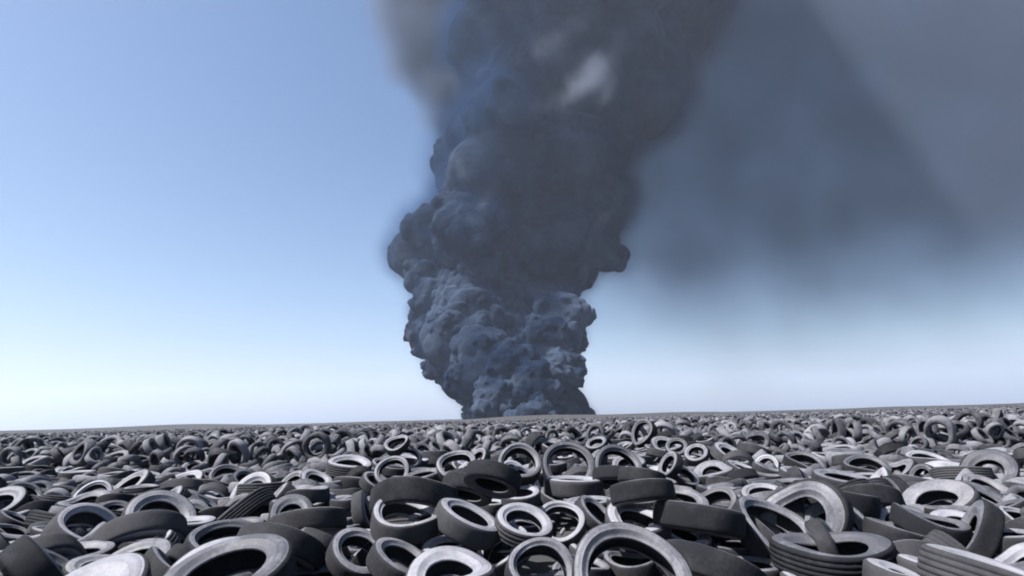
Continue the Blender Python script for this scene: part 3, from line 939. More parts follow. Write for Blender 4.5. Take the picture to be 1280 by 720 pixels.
F = np.stack([i * ny + j, (i + 1) * ny + j, (i + 1) * ny + j + 1, i * ny + j + 1], -1).reshape(-1, 4)
gme = mesh_np('ground', V, F)
mt, N = material('desert_ground')
g = N.n('ShaderNodeNewGeometry')
n1 = N.n('ShaderNodeTexNoise', {'Vector': g.outputs['Position'], 'Scale': .02, 'Detail': 8.0, 'Roughness': .6})
n2 = N.n('ShaderNodeTexNoise', {'Vector': g.outputs['Position'], 'Scale': 2.5, 'Detail': 8.0, 'Roughness': .75})
f = N.m('ADD', N.m('MULTIPLY', n1.outputs[0], .6), N.m('MULTIPLY', n2.outputs[0], .5), clamp=True)
cr = N.n('ShaderNodeMix', {0: f, 6: (.010, .010, .012, 1), 7: (.036, .035, .036, 1)}, data_type='RGBA')
bp = N.n('ShaderNodeBump', {'Height': n2.outputs[0], 'Strength': .7, 'Distance': .05})
p = N.n('ShaderNodeBsdfPrincipled', {'Base Color': cr.outputs[2], 'Roughness': .95, 'Normal': bp.outputs[0]})
N.n('ShaderNodeOutputMaterial', {0: p.outputs[0]})
gme.materials.append(mt)
tag(link(bpy.data.objects.new('ground', gme)), kind='structure')

# ------------------------------------------------------------------ haze
HAZE = .00011
hz = mesh_np('haze', np.array([[x, y, z] for x in (-9500, 9500) for y in (-3500, 9500) for z in (-1.0, 620)]),
             np.array([[0, 1, 3, 2], [4, 6, 7, 5], [0, 4, 5, 1], [2, 3, 7, 6], [0, 2, 6, 4], [1, 5, 7, 3]]), False)
mt, N = material('air_haze')
pv = N.n('ShaderNodeVolumePrincipled', {'Color': (.67, .76, .94, 1), 'Density': HAZE, 'Anisotropy': .2})
N.n('ShaderNodeOutputMaterial', {'Volume': pv.outputs[0]})
hz.materials.append(mt)
tag(link(bpy.data.objects.new('haze', hz)), kind='stuff')

# ------------------------------------------------------------------ smoke plume
D = 600.0
def wx(u): return (u - 640) * D / FOC / math.cos(PITCH)      # rough, corrected for roll below
def place(u, v, depth=D):
    d = fw + RT * ((u - 640) / FOC) + UP * ((360 - v) / FOC)
    return EYE + d * (depth / d.y)
# outline of the opaque column: pixel row, left and right edge, billow radius in pixels
OUT = [(520, 580, 744, 5), (512, 582, 732, 7), (500, 580, 720, 9), (480, 564, 712, 11), (462, 544, 708, 13), (445, 530, 714, 15), (425, 522, 724, 17),
       (400, 521, 722, 19), (375, 528, 716, 21), (355, 534, 716, 23), (335, 528, 738, 28), (315, 526, 752, 30), (292, 530, 766, 32), (270, 540, 770, 32), (240, 550, 764, 34),
       (215, 546, 762, 36), (190, 550, 772, 38), (160, 564, 796, 42), (130, 578, 826, 44), (95, 586, 856, 48), (60, 578, 860, 62), (20, 578, 876, 66), (-20, 574, 886, 68),
       (-60, 570, 905, 72), (-100, 560, 930, 76)]
XMIN, XMAX = -190.0, 330.0
ZTOP = float(place(640, -110).z)
# big separate billows (u, v, radius px, nearer to us by m)
LOBES = [(522, 318, 38, 30), (550, 292, 42, 50), (503, 322, 22, 25), (575, 285, 40, 70), (540, 372, 24, 40), (582, 392, 28, 75), (560, 430, 34, 50), (600, 440, 30, 80), (640, 462, 30, 88),
         (668, 486, 26, 84), (590, 478, 26, 62), (615, 500, 24, 75), (700, 398, 34, 55), (690, 432, 34, 66), (702, 466, 26, 60), (736, 284, 32, 30), (705, 300, 40, 45),
         (600, 215, 44, 75), (640, 150, 60, 80), (715, 120, 58, 85), (770, 60, 66, 70), (640, 60, 70, 70), (590, 290, 30, 92), (580, 235, 26, 60), (720, 215, 50, 50), (800, 130, 50, 60)]
rs = np.random.default_rng(21)
def wpt(u, v, toward):
    return np.array(place(u, v, D - toward))
def interp(v):
    rows = np.array(OUT, float)[::-1]
    return [np.interp(v, rows[:, 0], rows[:, k]) for k in (1, 2, 3)]
L0 = []
def apron(v): return 125.0 * max(0.0, (v - 330) / 190) ** 1.1
v = 520.0
while v > -105:
    l, r, br = interp(v); c, h = (l + r) / 2, (r - l) / 2
    ex = apron(v)
    dep = (h * .62 + 18) * D / FOC + ex                 # half depth in metres; the foot spreads towards us
    for t_ in (0, .55):
        L0.append((wpt(c, v, ex * t_), (h * .60) * D / FOC, 0))   # solid heart
        L0.append((wpt(c - h * .38, v, ex * t_), (h * .48) * D / FOC, 0)); L0.append((wpt(c + h * .38, v, ex * t_), (h * .48) * D / FOC, 0))
    hh = h - br * .80
    n = max(5, int(math.pi * hh / (br * 1.15)))
    for k in range(n + 1):
        a = math.pi * k / n
        ca, sa = math.cos(a), math.sin(a)
        uu = c - hh * ca
        tw = dep * sa * rs.uniform(.75, 1.1)
        if 250 < v < 480: tw -= 46 * math.exp(-((uu - 652) / 30) ** 2)     # the shaded cleft between the two rising masses
        edge = k in (0, n)
        rr_ = br * rs.uniform(.8, 1.2) * (1.0 if edge else rs.uniform(.85, 1.35))
        L0.append((wpt(uu + (0 if edge else rs.uniform(-.3, .3) * br), v + rs.uniform(-.4, .4) * br, tw), rr_ * D / FOC, 1))
    v -= br * .78
for (u, vv, r, tw) in LOBES:
    L0.append((wpt(u, vv, tw * (1 if vv < 380 else .75) + apron(vv) * .95), r * .92 * (D - apron(vv)) / FOC, 1))
pts, rad = [q for q, r, k in L0], [r for q, r, k in L0]
def children(parents, n, lo, hi, out, dens):
    res_ = []
    for q, r in parents:
        m_ = rs.poisson(n * dens(q))
        d_ = rs.normal(size=(m_, 3)); d_[:, 1] = -np.abs(d_[:, 1]) * .8 + .25 * d_[:, 1]; d_[:, 2] = d_[:, 2] * .9 + .25
        d_ /= np.linalg.norm(d_, axis=1)[:, None] + 1e-9
        for dd in d_: res_.append((q + dd * r * out, r * rs.uniform(lo, hi)))
    return res_
zl = lambda q: float(np.interp(q[2], [0, 60, 120, 200, 420], [1.0, 1.0, .75, .5, .35]))
A1 = children([(q, r) for q, r, k in L0 if k], 9, .34, .60, .76, zl)
A2 = children(A1, 8, .32, .56, .80, zl)
A3 = children([p for p in A2 if p[0][2] < 95 and p[1] > 1.9], 5, .30, .52, .88, lambda q: 1.0)
for P_ in (A1, A2, A3):
    pts += [q for q, r in P_]; rad += [r for q, r in P_]
pts = np.array(pts); rad = np.array(rad); okk = rad > 1.15
pts, rad = pts[okk], rad[okk]
print('billows', len(pts))

def fcurve(N, fac, xs, ys):
    """piecewise-linear curve of the socket fac: output in real units"""
    x0, x1 = float(min(xs)), float(max(xs)); y0, y1 = float(min(ys)), float(max(ys))
    t = N.m('DIVIDE', N.m('SUBTRACT', fac, x0), x1 - x0, clamp=True)
    c = N.n('ShaderNodeFloatCurve', {'Value': t})
    cu = c.mapping.curves[0]
    pts = sorted(((float(x) - x0) / (x1 - x0), (float(y) - y0) / (y1 - y0)) for x, y in zip(xs, ys))
    while len(cu.points) < len(pts): cu.points.new(.5, .5)
    for q, (a, b) in zip(cu.points, pts): q.location = (a, b)
    c.mapping.update()
    return N.m('ADD', N.m('MULTIPLY', c.outputs[0], y1 - y0), y0)

def smooth(N, x, a, b):
    r = N.n('ShaderNodeMapRange', {'Value': x, 'From Min': a, 'From Max': b}, interpolation_type='SMOOTHSTEP')
    return r.outputs[0]

def volume_tree(name, lo, hi, res, build, mat=None, iso=None):
    t = bpy.data.node_groups.new(name, 'GeometryNodeTree')
    t.interface.new_socket('Geometry', in_out='OUTPUT', socket_type='NodeSocketGeometry')
    N = NT(t)
    P = N.n('GeometryNodeInputPosition').outputs[0]
    dens = build(N, P)
    vc = N.n('GeometryNodeVolumeCube', {'Density': dens, 'Background': 0.0, 'Min': lo, 'Max': hi,
             'Resolution X': res[0], 'Resolution Y': res[1], 'Resolution Z': res[2]})
    geo = vc.outputs[0]
    if iso is not None:
        geo = N.n('GeometryNodeVolumeToMesh', {'Volume': geo, 'Threshold': iso}).outputs[0]
        geo = N.n('GeometryNodeSetShadeSmooth', {0: geo}).outputs[0]
    if mat: geo = N.n('GeometryNodeSetMaterial', {'Geometry': geo, 'Material': mat}).outputs[0]
    N.n('NodeGroupOutput', {0: geo})
    return t

def gn_object(name, tree):
    o = bpy.data.objects.new(name, bpy.data.meshes.new(name)); C.objects.link(o)
    md = o.modifiers.new('nodes', 'NODES'); md.node_group = tree
    return o

# opaque body of the column as a real mesh: the union of all billows, slightly roughened
def core_tree():
    t = bpy.data.node_groups.new('plume_nodes', 'GeometryNodeTree')
    t.interface.new_socket('Geometry', in_out='INPUT', socket_type='NodeSocketGeometry')
    t.interface.new_socket('Geometry', in_out='OUTPUT', socket_type='NodeSocketGeometry')
    N = NT(t); gi = N.n('NodeGroupInput')
    at = N.n('GeometryNodeInputNamedAttribute', {'Name': 'rad'}, data_type='FLOAT')
    mp = N.n('GeometryNodeMeshToPoints', {'Mesh': gi.outputs[0], 'Radius': at.outputs[0]})
    pv = N.n('GeometryNodePointsToVolume', {'Points': mp.outputs[0], 'Radius': at.outputs[0], 'Voxel Size': 1.15, 'Density': 1.0}, resolution_mode='VOXEL_SIZE')
    vm = N.n('GeometryNodeVolumeToMesh', {'Volume': pv.outputs[0], 'Threshold': .35})
    P = N.n('GeometryNodeInputPosition').outputs[0]
    nz = N.n('ShaderNodeTexNoise', {'Vector': P, 'Scale': .016, 'Detail': 3.0, 'Roughness': .6})
    n2 = N.n('ShaderNodeTexNoise', {'Vector': P, 'Scale': .09, 'Detail': 4.0, 'Roughness': .6})
    off = N.v('ADD', N.v('SCALE', N.v('SUBTRACT', nz.outputs['Color'], (.5, .5, .5)), scale=14.0), N.v('SCALE', N.v('SUBTRACT', n2.outputs['Color'], (.5, .5, .5)), scale=3.0))
    hgt = N.n('ShaderNodeMapRange', {'Value': N.n('ShaderNodeSeparateXYZ', {0: P}).outputs[2], 'From Min': 0.0, 'From Max': 60.0, 'To Min': .25, 'To Max': 1.0})
    off = N.v('MULTIPLY', off, N.n('ShaderNodeCombineXYZ', {0: hgt.outputs[0], 1: hgt.outputs[0], 2: hgt.outputs[0]}).outputs[0])
    sp = N.n('GeometryNodeSetPosition', {'Geometry': vm.outputs[0], 'Offset': off})
    sm = N.n('GeometryNodeSetShadeSmooth', {0: sp.outputs[0]})
    N.n('NodeGroupOutput', {0: sm.outputs[0]})
    return t
pm = bpy.data.meshes.new('points'); pm.vertices.add(len(pts)); pm.vertices.foreach_set('co', pts.astype(np.float32).ravel())
pa = pm.attributes.new('rad', 'FLOAT', 'POINT'); pa.data.foreach_set('value', rad.astype(np.float32))
tmp = bpy.data.objects.new('tmp', pm); C.objects.link(tmp)
md = tmp.modifiers.new('nodes', 'NODES'); md.node_group = core_tree()
dg = bpy.context.evaluated_depsgraph_get()
core_me = bpy.data.meshes.new_from_object(tmp.evaluated_get(dg)); core_me.name = 'smoke_plume'
bpy.data.objects.remove(tmp)
print('plume verts', len(core_me.vertices))
# keep the largest connected body
core_me.materials.clear()
mt, N = material('soot_smoke')
g = N.n('ShaderNodeNewGeometry')
n1 = N.n('ShaderNodeTexNoise', {'Vector': g.outputs['Position'], 'Scale': .017, 'Detail': 5.0, 'Roughness': .6, 'Distortion': .6})
cr = N.n('ShaderNodeMix', {0: smooth(N, n1.outputs[0], .36, .66), 6: (.008, .016, .036, 1), 7: (.062, .082, .120, 1)}, data_type='RGBA')
n2 = N.n('ShaderNodeTexNoise', {'Vector': g.outputs['Position'], 'Scale': .25, 'Detail': 6.0, 'Roughness': .65})
bp = N.n('ShaderNodeBump', {'Height': n2.outputs[0], 'Strength': .35, 'Distance': 1.2})
df = N.n('ShaderNodeBsdfDiffuse', {'Color': cr.outputs[2], 'Roughness': 1.0, 'Normal': bp.outputs[0]})
N.n('ShaderNodeOutputMaterial', {0: df.outputs[0]})
core_me.materials.append(mt)
plume = link(bpy.data.objects.new('smoke_plume', core_me))
tag(plume, 'towering dark blue-grey smoke column billowing up from the horizon behind the tyres', 'smoke plume', kind='thing')

# soft outer smoke: edges of the column, pale lobe upper left, drifting sheet to the right
def veil_density(N, P, which=0):
    x, y, z = N.n('ShaderNodeSeparateXYZ', {0: P}).outputs
    n = N.n('ShaderNodeTexNoise', {'Vector': P, 'Scale': .013, 'Detail': 4.0, 'Roughness': .55}).outputs[0]
    hgt = smooth(N, z, 30.0, 300.0)
    if which == 0:
        wid = N.m('ADD', 8.0, N.m('MULTIPLY', hgt, 20.0))
        ob = N.n('GeometryNodeObjectInfo', {'Object': plume})
        px = N.n('GeometryNodeProximity', {'Geometry': ob.outputs['Geometry'], 'Source Position': P}, target_element='FACES')
        edge = N.m('SUBTRACT', 1.0, N.m('DIVIDE', px.outputs['Distance'], wid), clamp=True)
        edge = N.m('MULTIPLY', N.m('MULTIPLY', edge, edge), N.m('ADD', N.m('MULTIPLY', smooth(N, n, .35, .65), .8), .2))
        return N.m('MULTIPLY', edge, N.m('ADD', .010, N.m('MULTIPLY', hgt, .034)))
    d = 0.0
    # upper left lobe
    for (u, v, r, k) in ((536, 55, 78, .040), (522, -20, 84, .040), (564, 112, 58, .05), (550, 145, 36, .04), (512, 25, 64, .034)):
        q = place(u, v, D - 30); rr = r * D / FOC
        dd = N.m('DIVIDE', N.m('SUBTRACT', N.m('ADD', rr, N.m('MULTIPLY', N.m('SUBTRACT', n, .5), 60.0)), N.v('DISTANCE', P, tuple(q))), 34.0, clamp=True)
        d = N.n('ShaderNodeMath', {0: d, 1: N.m('MULTIPLY', dd, k)}, operation='MAXIMUM').outputs[0]
    # drift sheet to the right: bottom edge rises away from the column
    nb = N.n('ShaderNodeTexNoise', {'Vector': P, 'Scale': .0065, 'Detail': 3.0}).outputs[0]
    low_edge = fcurve(N, x, [-230, 80, 140, 215, 320, 500, 760], [0, 65, 85, 112, 112, 90, 60])
    zz = N.m('ADD', N.m('ADD', z, low_edge), N.m('MULTIPLY', N.m('SUBTRACT', nb, .5), 60.0))
    vert = smooth(N, zz, 95.0, 345.0); vert = N.m('MULTIPLY', vert, N.m('ADD', N.m('MULTIPLY', vert, .75), .25))
    side = smooth(N, N.m('ADD', x, N.m('MULTIPLY', N.m('SUBTRACT', n, .5), 40.0)), 15.0, 90.0)
    yy = N.m('DIVIDE', N.m('SUBTRACT', y, D + 25.0), 85.0)
    yf = N.m('SUBTRACT', 1.0, N.m('MULTIPLY', yy, yy), clamp=True)
    sheet = N.m('MULTIPLY', N.m('MULTIPLY', N.m('MULTIPLY', vert, side), yf), N.m('ADD', N.m('MULTIPLY', smooth(N, n, .30, .70), .009), .011))
    d = N.m('ADD', d, sheet)
    return d
VL = (-230.0, D - 160, -2.0); VH = (760.0, D + 110, ZTOP)
def smoke_cloud(name, mat_name, colour, lo, hi, vox, dens):
    mt, N = material(mat_name)
    pv = N.n('ShaderNodeVolumePrincipled', {'Color': colour, 'Density': 1.0, 'Anisotropy': .1})
    pv.inputs['Density Attribute'].default_value = 'density'
    N.n('ShaderNodeOutputMaterial', {'Volume': pv.outputs[0]})
    rs = [int((b - a) / vox) for a, b in zip(lo, hi)]
    return tag(gn_object(name, volume_tree(name + '_nodes', lo, hi, rs, dens, mt)), kind='stuff')
smoke_cloud('soft_smoke', 'edge_smoke', (.022, .060, .150, 1), (-170.0, D - 170, -2.0), (330.0, D + 60, ZTOP), 4.5, lambda N, P: veil_density(N, P, 0))
smoke_cloud('drifting_smoke', 'thin_smoke', (.125, .155, .225, 1), VL, VH, 5.5, lambda N, P: veil_density(N, P, 1))

# puffs of lighter smoke; sunlit billow tops are put into their pale colour
PUFFS = [(740, 94, 84, .46, -42, -150), (706, 126, 48, .5, -30, -152), (704, 40, 60, .8, -70, -150), (722, 110, 56, .4, -48, -162), (758, 122, 40, .35, -60, -158), (874, 100, 62, .5, -75, -90), (860, 30, 40, .4, -80, -100), (578, 212, 26, .4, 60, -105),
         (604, 256, 30, .4, -70, -120), (572, 105, 40, .6, 80, -80), (756, 272, 28, .5, -50, -110)]
def puff_density(N, P):
    n = N.n('ShaderNodeTexNoise', {'Vector': P, 'Scale': .03, 'Detail': 5.0, 'Roughness': .6}).outputs[0]
    d = None
    for (u, v, r, asp, ang, dp) in PUFFS:
        q = place(u, v, D + dp); rr = r * (D + dp) / FOC
        rel = N.v('SUBTRACT', P, tuple(q))
        rot = N.n('ShaderNodeVectorRotate', {'Vector': rel, 'Axis': (0, 1, 0), 'Angle': R(-ang)}, rotation_type='AXIS_ANGLE')
        e = N.v('MULTIPLY', rot.outputs[0], (1 / rr, 1 / (rr * .5), 1 / (rr * asp)))
        k = N.m('SUBTRACT', N.m('ADD', 1.0, N.m('MULTIPLY', N.m('SUBTRACT', n, .5), 3.4)), N.v('LENGTH', e), clamp=True)
        d = k if d is None else N.m('MAXIMUM', d, k)
    return N.m('MULTIPLY', N.m('MULTIPLY', d, d), .030)
PL, PH = (-80.0, D - 200, 120.0), (240.0, D - 40, ZTOP)
smoke_cloud('pale_smoke', 'pale_smoke', (.27, .31, .39, 1), PL, PH, 4.0, puff_density)

# ------------------------------------------------------------------ tyres: the near ones, one object each
TONE = {0: .05, 1: .42, 2: .85}
HERO = [  # short name used by neighbours, full label
 ('low left tyre', 'tyre low on the left with a round black hole, beside a wide grey tyre body'),
 ('wide pale tyre low left', 'wide grey tyre body lying right of the low left tyre, near the bottom'),
 ('great dark truck tyre', 'largest dark truck tyre on the left, lying with its broad smooth tread towards us'),
 ('pale curved ring', 'pale ring tyre lying open in front of the great dark truck tyre'),
 ('slanting ring', 'grey tyre sloping right with a narrow oval hole, between two pale rings'),
 ('pale ring by the round tyre', 'thick pale tyre touching the left side of the round wheel-like tyre'),
 ('small flat ring', 'small flat tyre with slit hole just above the thick pale tyre'),
 ('half buried tyre', 'half buried pale tyre showing a C shape under the slanting ring'),
 ('bottom centre-left slab', 'big pale truck tyre lying flat at the bottom edge, left of centre'),
 ('bottom centre tyre', 'tyre at the bottom edge with arched grey rim facing us, left of the giant one'),
 ('crumpled pale tyre', 'crumpled pale tyre lying above the big flat one at the bottom'),
 ('thin pale strip', 'tyre seen as a thin pale strip right of the great dark truck tyre'),
 ('left upright tyre', 'pale tyre leaning on edge against the left end of the great dark truck tyre'),
 ('round wheel-like tyre', 'round tyre with a clean bright rim and black hole, centre of the foreground'),
 ('giant bottom tyre', 'giant truck tyre at the bottom right with a huge black opening'),
 ('broad flat tyre', 'broad pale tyre with a small slot of a hole above the giant bottom tyre'),
 ('split pale tyre', 'pale twisted tyre right of the broad flat one, behind the giant bottom tyre'),
 ('right dark truck tyre', 'dark truck tyre right of the broad flat tyre, showing only its shaded tread'),
 ('ribbed tyre', 'grooved grey tyre arching above the right dark truck tyre'),
 ('dark tyre by the giant', 'smooth dark truck tyre lying just right of the giant bottom tyre'),
 ('thin stack tyre', 'thin flat tyre lying just above and right of the round wheel-like tyre'),
 ('white-topped truck tyre', 'flat truck tyre with bright white top in front of the upright black one'),
 ('small grey hump', 'small grey tyre hump just above the round wheel-like tyre'),
 ('tilted narrow tyre', 'tilted tyre with a slanting narrow hole, right of the round wheel-like tyre'),
 ('long dark tyre', 'long dark tyre lying flat right of the white-topped truck tyre'),
 ('upright black truck tyre', 'upright truck tyre facing us with double rim arcs and black inside, centre'),
 ('second upright truck tyre', 'big upright tyre with arched tread, right of the upright black truck tyre'),
 ('far mound tyre', 'far tyre standing on the skyline mound on the right, dark disc turned left'),
 ('dark dome', 'dark dome of a tyre leaning in front of the second upright truck tyre'),
 ('flat dark hump', 'flat dark tyre hump just right of the dark dome'),
 ('lower flat tyre', 'dark tyre with pale edge lying under the long dark tyre'),
 ('right leaning tyre', 'tyre leaning left in the middle rows, well right of the second upright truck tyre'),
 ('small right arch', 'small arched tyre just below and right of the right leaning tyre'),
 ('upper right ring', 'grey ring tyre in the upper rows above the small right arch'),
 ('dark ring', 'dark round-holed tyre just left of the upper right grey ring'),
 ('left round tyre', 'round tyre with bright rim standing on the left above the great dark tyre'),
 ('tyre behind it', 'dark-holed tyre directly behind the left round tyre'),
 ('farther left tyre', 'farthest of the three stacked round tyres on the left'),
 ('left centre arch', 'arched tyre facing us left of centre with a dark inside'),
 ('centre arch', 'large arched tyre facing us at the centre, left of the upright black one'),
 ('lower dark dome', 'lower of two dark domed tyres left of centre'),
 ('upper dark dome', 'upper of two dark domed tyres left of centre, sloping to the right'),
 ('white diagonal tyre', 'bright tyre seen edge-on sloping down right in front of the centre arch'),
 ('left flat tyre', 'flat tyre lying right above the rim of the great dark truck tyre'),
 ('small leaning tyre', 'small tyre leaning right behind the two dark domed tyres'),
 ('small middle ring', 'small tyre ring just behind and right of the upright black truck tyre'),
 ('little flat ring', 'little flat tyre behind and left of the upright black truck tyre'),
 ('low leaning left tyre', 'dark tyre lying low just left below the left round tyre'),
]
def to_px(p):
    d = Vector(p) - EYE; z = d.dot(fw)
    return 640 + FOC * d.dot(RT) / z, 360 - FOC * d.dot(UP) / z, z
ORD = ['nearest', 'second', 'third', 'fourth', 'fifth', 'sixth', 'seventh', 'eighth', 'ninth', 'tenth', 'eleventh', 'twelfth', 'thirteenth', 'fourteenth', 'fifteenth']
pending = {}
HK = {2: 4, 3: 4, 5: 1, 7: 4, 8: 2, 9: 4, 10: 2, 12: 2, 13: 4, 14: 4, 15: 2, 16: 2, 18: 3, 25: 4, 26: 4, 27: 4, 35: 4, 36: 4, 37: 4, 38: 4, 39: 4}
for idx in range(NI):
    row = ROWS[idx]
    ty, tone = int(row[8]) // 10, int(row[8]) % 10
    k = [0, 5, 2, 4, 3, 0, 4, 1, 5][idx % 9] if idx >= NH else HK.get(idx, 0)
    t = bpy.data.objects.new('tyre', None); t.empty_display_size = .1; C.objects.link(t)
    s = row[7] / 1000 / TYPES[ty]['R']
    t.location = row[:3] / 1000; t.rotation_mode = 'QUATERNION'
    q = Quaternion(row[3:7].tolist()).normalized(); t.rotation_quaternion = q
    t.scale = (s, s, s)
    for nm, me in proto(ty, k):
        o = bpy.data.objects.new(nm, me); C.objects.link(o); o.parent = t
        o['tone'] = TONE[tone] + random.Random(idx).uniform(-.12, .12)
    if idx < NH:
        lab = HERO[idx][1]
    else:
        u, v, z = to_px(t.location); n = q @ Vector((0, 0, 1)); view = (EYE - t.location).normalized()
        fc = abs(n.dot(view)); up = abs(n.z)
        size = ['small', 'medium', 'large truck'][ty]; col = ['dark', 'grey', 'pale'][tone]
        posture = 'lying flat' if up > .88 else ('facing us' if fc > .68 else ('on edge' if up < .4 else ('tilted left' if n.x * (1 if n.z > 0 else -1) < 0 else 'tilted right')))
        if 440 < u < 895 or True:
            hs = sorted(range(NH), key=lambda h: (to_px(HPOS[h])[0] - u) ** 2 + 4 * (to_px(HPOS[h])[1] - v) ** 2)
            h = hs[0]; hu, hv, hzz = to_px(HPOS[h])
            if 440 < u < 895:
                rel = 'behind' if (hv - v) > .45 * abs(u - hu) else ('right of' if u > hu else 'left of')
                if v - hv > .8 * abs(u - hu): rel = 'in front of'
                where = '%s the %s' % (rel, HERO[h][0])
            else:
                side = 'left' if u < 440 else 'right'
                row_ = 'bottom row' if v > 650 else ('near rows' if v > 600 else ('middle rows' if v > 565 else 'back rows'))
                where = '%s side, %s' % (side, row_)
        lab = '%s %s tyre %s, %s' % (size, col, posture, where)
        lab = lab.replace('large truck', 'truck')
        pending.setdefault(lab, []).append(((t.location - EYE).length, idx, t))
    tag(t, lab, 'tyre', 'discarded tyres in the dump')

for lab, grp in pending.items():        # look-alikes at the same spot are told apart by their distance
    if len(grp) > 1:
        for n_, (dist, _i, t) in enumerate(sorted(grp, key=lambda g: g[:2])):
            t['label'] = ('%s %s' % (ORD[n_] if n_ == 0 else ORD[n_] + ' nearest', lab)) if n_ < len(ORD) else 'farther ' + lab

# ------------------------------------------------------------------ scraps of cut tyre
def strip(name, u, v, depth, rad, a0, a1, wid, thick, nrm, spin, label, tone):
    seg = 22; V = []; F = []
    for i in range(seg + 1):
        a = a0 + (a1 - a0) * i / seg; wv = wid * (1 - .25 * abs(2 * i / seg - 1) ** 4 + .05 * math.sin(i * 1.7))
        for dr, dz in ((-wv / 2, -thick * .3), (-wv * .3, thick * .5), (wv * .3, thick * .6), (wv / 2, -thick * .1), (wv * .2, -thick * .5), (-wv * .2, -thick * .6)):
            V.append(((rad + dr) * math.cos(a), (rad + dr) * math.sin(a), dz + .03 * math.sin(a * 2.0)))
    for i in range(seg):
        for j in range(6): F.append((i * 6 + j, i * 6 + (j + 1) % 6, i * 6 + 6 + (j + 1) % 6, i * 6 + 6 + j))
    me = bpy.data.meshes.new(name)
    me.from_pydata(V, [], F + [tuple(range(5, -1, -1)), tuple(range(seg * 6, seg * 6 + 6))]); me.materials.append(M_side)
    for p_ in me.polygons: p_.use_smooth = True
    o = bpy.data.objects.new(name, me); C.objects.link(o)
    d_ = fw + RT * ((u - 640) / FOC) + UP * ((360 - v) / FOC)
    nn = Vector(nrm).normalized(); q = nn.to_track_quat('Z', 'Y') @ Quaternion((0, 0, 1), spin); mid = (a0 + a1) / 2
    o.rotation_mode = 'QUATERNION'; o.rotation_quaternion = q
    o.location = EYE + d_ * depth - q @ Vector((rad * math.cos(mid), rad * math.sin(mid), 0))
    o['tone'] = tone
    tag(o, label, 'rubber scrap', 'scraps of cut tyre')
strip('rubber_strip', 537, 640, 6.45, .42, .9, 2.1, .085, .03, (.15, -.35, .9), 0, 'pale curved strip of rubber lying across the pale ring below the great dark truck tyre', 1.0)
strip('rubber_strip', 724, 599, 10.3, .30, .6, 2.0, .09, .035, (.1, -.6, .75), -.3, 'pale curved strip of rubber leaning inside the upright black truck tyre', 1.0)
strip('rubber_scrap', 744, 679, 5.75, .12, 1.0, 2.3, .10, .03, (.1, -.5, .85), 0, 'small pale rubber scrap just left of the rim of the giant bottom tyre', .95)
strip('rubber_scrap', 703, 664, 7.7, .10, 1.2, 2.0, .05, .02, (.1, -.6, .8), .8, 'small grey scrap inside the round wheel-like tyre', .5)

# ------------------------------------------------------------------ tyres: the countless rest in one object
def ring_lod(seg, kind):
    R_, hw_, rr_ = 1.0, .30, .62; sh = R_ - rr_
    if kind == 0: pr = [(R_, -.24), (R_, .24), (.94, .295), (.80, .31), (.66, .25), (.62, .2), (.70, .22), (.88, .2), (.88, -.2), (.70, -.22), (.62, -.2), (.66, -.25), (.80, -.31), (.94, -.295)]
    elif kind == 1: pr = [(R_, -.24), (R_, .24), (.90, .30), (.63, .23), (.86, .16), (.86, -.16), (.63, -.23), (.90, -.30)]
    else: pr = [(R_, -.22), (R_, .22), (.64, .27), (.80, 0), (.64, -.27)]
    pr = np.array(pr); n = len(pr); a = np.arange(seg) * 2 * math.pi / seg
    V = np.stack([pr[None, :, 0] * np.cos(a)[:, None], pr[None, :, 0] * np.sin(a)[:, None], np.repeat(pr[None, :, 1], seg, 0)], -1).reshape(-1, 3)
    i = np.arange(seg)[:, None]; j = np.arange(n)[None]
    F = np.stack([i * n + j, ((i + 1) % seg) * n + j, ((i + 1) % seg) * n + (j + 1) % n, i * n + (j + 1) % n], -1).reshape(-1, 4)
    return V, F
rg = np.random.default_rng(11)
def quat_mats(q):
    w_, x, y, z = q.T
    return np.stack([np.stack([1 - 2 * (y * y + z * z), 2 * (x * y - z * w_), 2 * (x * z + y * w_)], -1),
                     np.stack([2 * (x * y + z * w_), 1 - 2 * (x * x + z * z), 2 * (y * z - x * w_)], -1),
                     np.stack([2 * (x * z - y * w_), 2 * (y * z + x * w_), 1 - 2 * (x * x + y * y)], -1)], -2)
def normal_mats(nv, spin):
    a = np.cross(nv, [[.3, .2, .93]]); a /= np.linalg.norm(a, axis=1)[:, None]; b = np.cross(nv, a)
    c, s = np.cos(spin)[:, None], np.sin(spin)[:, None]
    return np.stack([a * c + b * s, -a * s + b * c, nv], -1)
VS, FS, TS = [], [], []; base = 0
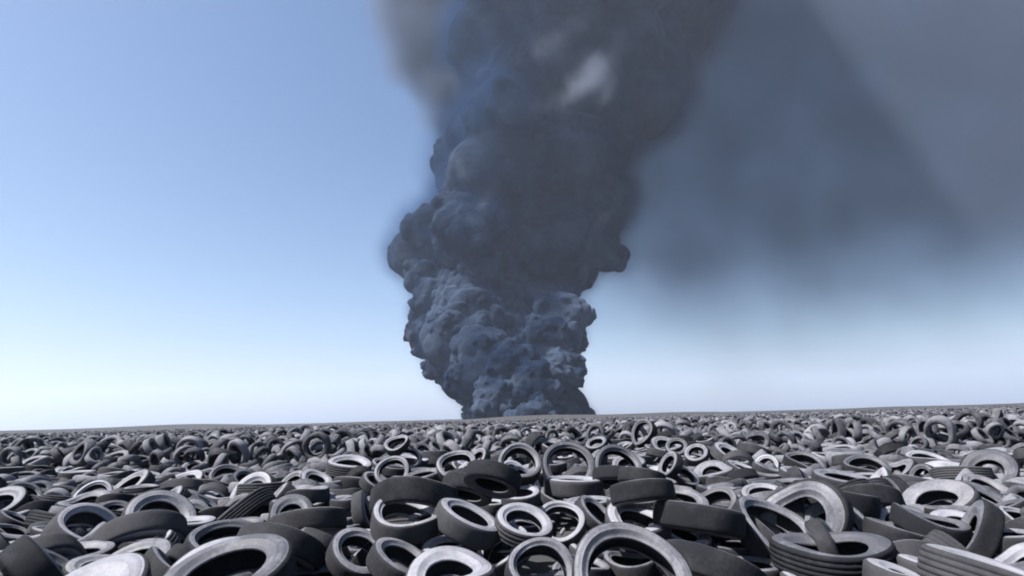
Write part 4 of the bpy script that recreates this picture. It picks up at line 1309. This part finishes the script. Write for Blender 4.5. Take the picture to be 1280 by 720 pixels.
def emit(Pn, M, Rn, tone, seg, kind):
    global base
    V, F = ring_lod(seg, kind); n = len(Pn)
    L = np.repeat(V[None], n, 0)
    a = np.arctan2(L[..., 1], L[..., 0]); ph = rg.uniform(0, 6.28, n)[:, None]; e = rg.uniform(0, .17, n)[:, None]
    L = L * np.stack([1 + e * np.cos(2 * (a - ph)), 1 + e * np.cos(2 * (a - ph)), np.ones_like(a)], -1)
    L[..., 2] += e * .9 * np.cos(2 * (a + ph)) * np.hypot(L[..., 0], L[..., 1])
    L *= Rn[:, None, None]
    W = np.einsum('nij,nkj->nki', M, L) + Pn[:, None]
    VS.append(W.reshape(-1, 3)); FS.append((F[None] + (np.arange(n) * len(V))[:, None, None] + base).reshape(-1, 4))
    TS.append(np.repeat(tone, len(V))); base += n * len(V)
rr_ = ROWS[NI:]
q = rr_[:, 3:7]; q = q / np.linalg.norm(q, axis=1)[:, None]
tn = np.array([.05, .42, .85])[rr_[:, 8].astype(int) % 10]
emit(rr_[:, :3] / 1000, quat_mats(q), rr_[:, 7] / 1000, tn, 44, 0)
def field(y0, y1, cell, layers, seg, kind, big=1.0):
    for L in range(layers):
        ys = np.arange(y0, y1, cell); 
        pts = []
        for y in ys:
            xs = np.arange(-(1.12 * y + 4), 1.12 * y + 4, cell)
            pts.append(np.stack([xs, np.full(len(xs), y)], 1))
        p = np.concatenate(pts); p += rg.uniform(-.5, .5, p.shape) * cell
        if L == layers - 1: p = p[rg.random(len(p)) < .62]
        n = len(p)
        nv = rg.normal(size=(n, 3)); nv[:, 2] = np.abs(nv[:, 2]) * [2.6, 1.3, .9][L if layers > 1 else 1] + .25; nv /= np.linalg.norm(nv, axis=1)[:, None]
        Rn = rg.choice([.31, .32, .37, .39, .5], n) * rg.uniform(.93, 1.07, n) * big
        x, y = p.T
        up = .10 * np.sin(x * .21 + .13 * y) + .12 * np.sin(x * .09 - y * .17 + 2) + .05 * np.sin(x * .8) * np.sin(y * .7)
        z = ghat(x, y) + .2 + L * .27 + up + .12 * rg.random(n) + (1 - nv[:, 2]) * Rn * .45
        emit(np.stack([x, y, z], 1), normal_mats(nv, rg.uniform(0, 6.28, n)), Rn, np.clip(rg.normal(.36, .33, n), 0, 1), seg, kind)
field(21.3, 42, .80, 3, 24, 0)
field(42, 95, .95, 2, 13, 1)
field(95, 240, 1.55, 1, 8, 2, 1.15)
me = mesh_np('tyre_mass', np.concatenate(VS), np.concatenate(FS))
at = me.attributes.new('tone', 'FLOAT', 'POINT'); at.data.foreach_set('value', np.concatenate(TS).astype(np.float32))
me.materials.append(M_mass)
mass = tag(link(bpy.data.objects.new('tyre_mass', me)), kind='stuff')
mass['label'] = 'sea of old tyres stretching to the horizon'
print('mass verts', len(me.vertices))
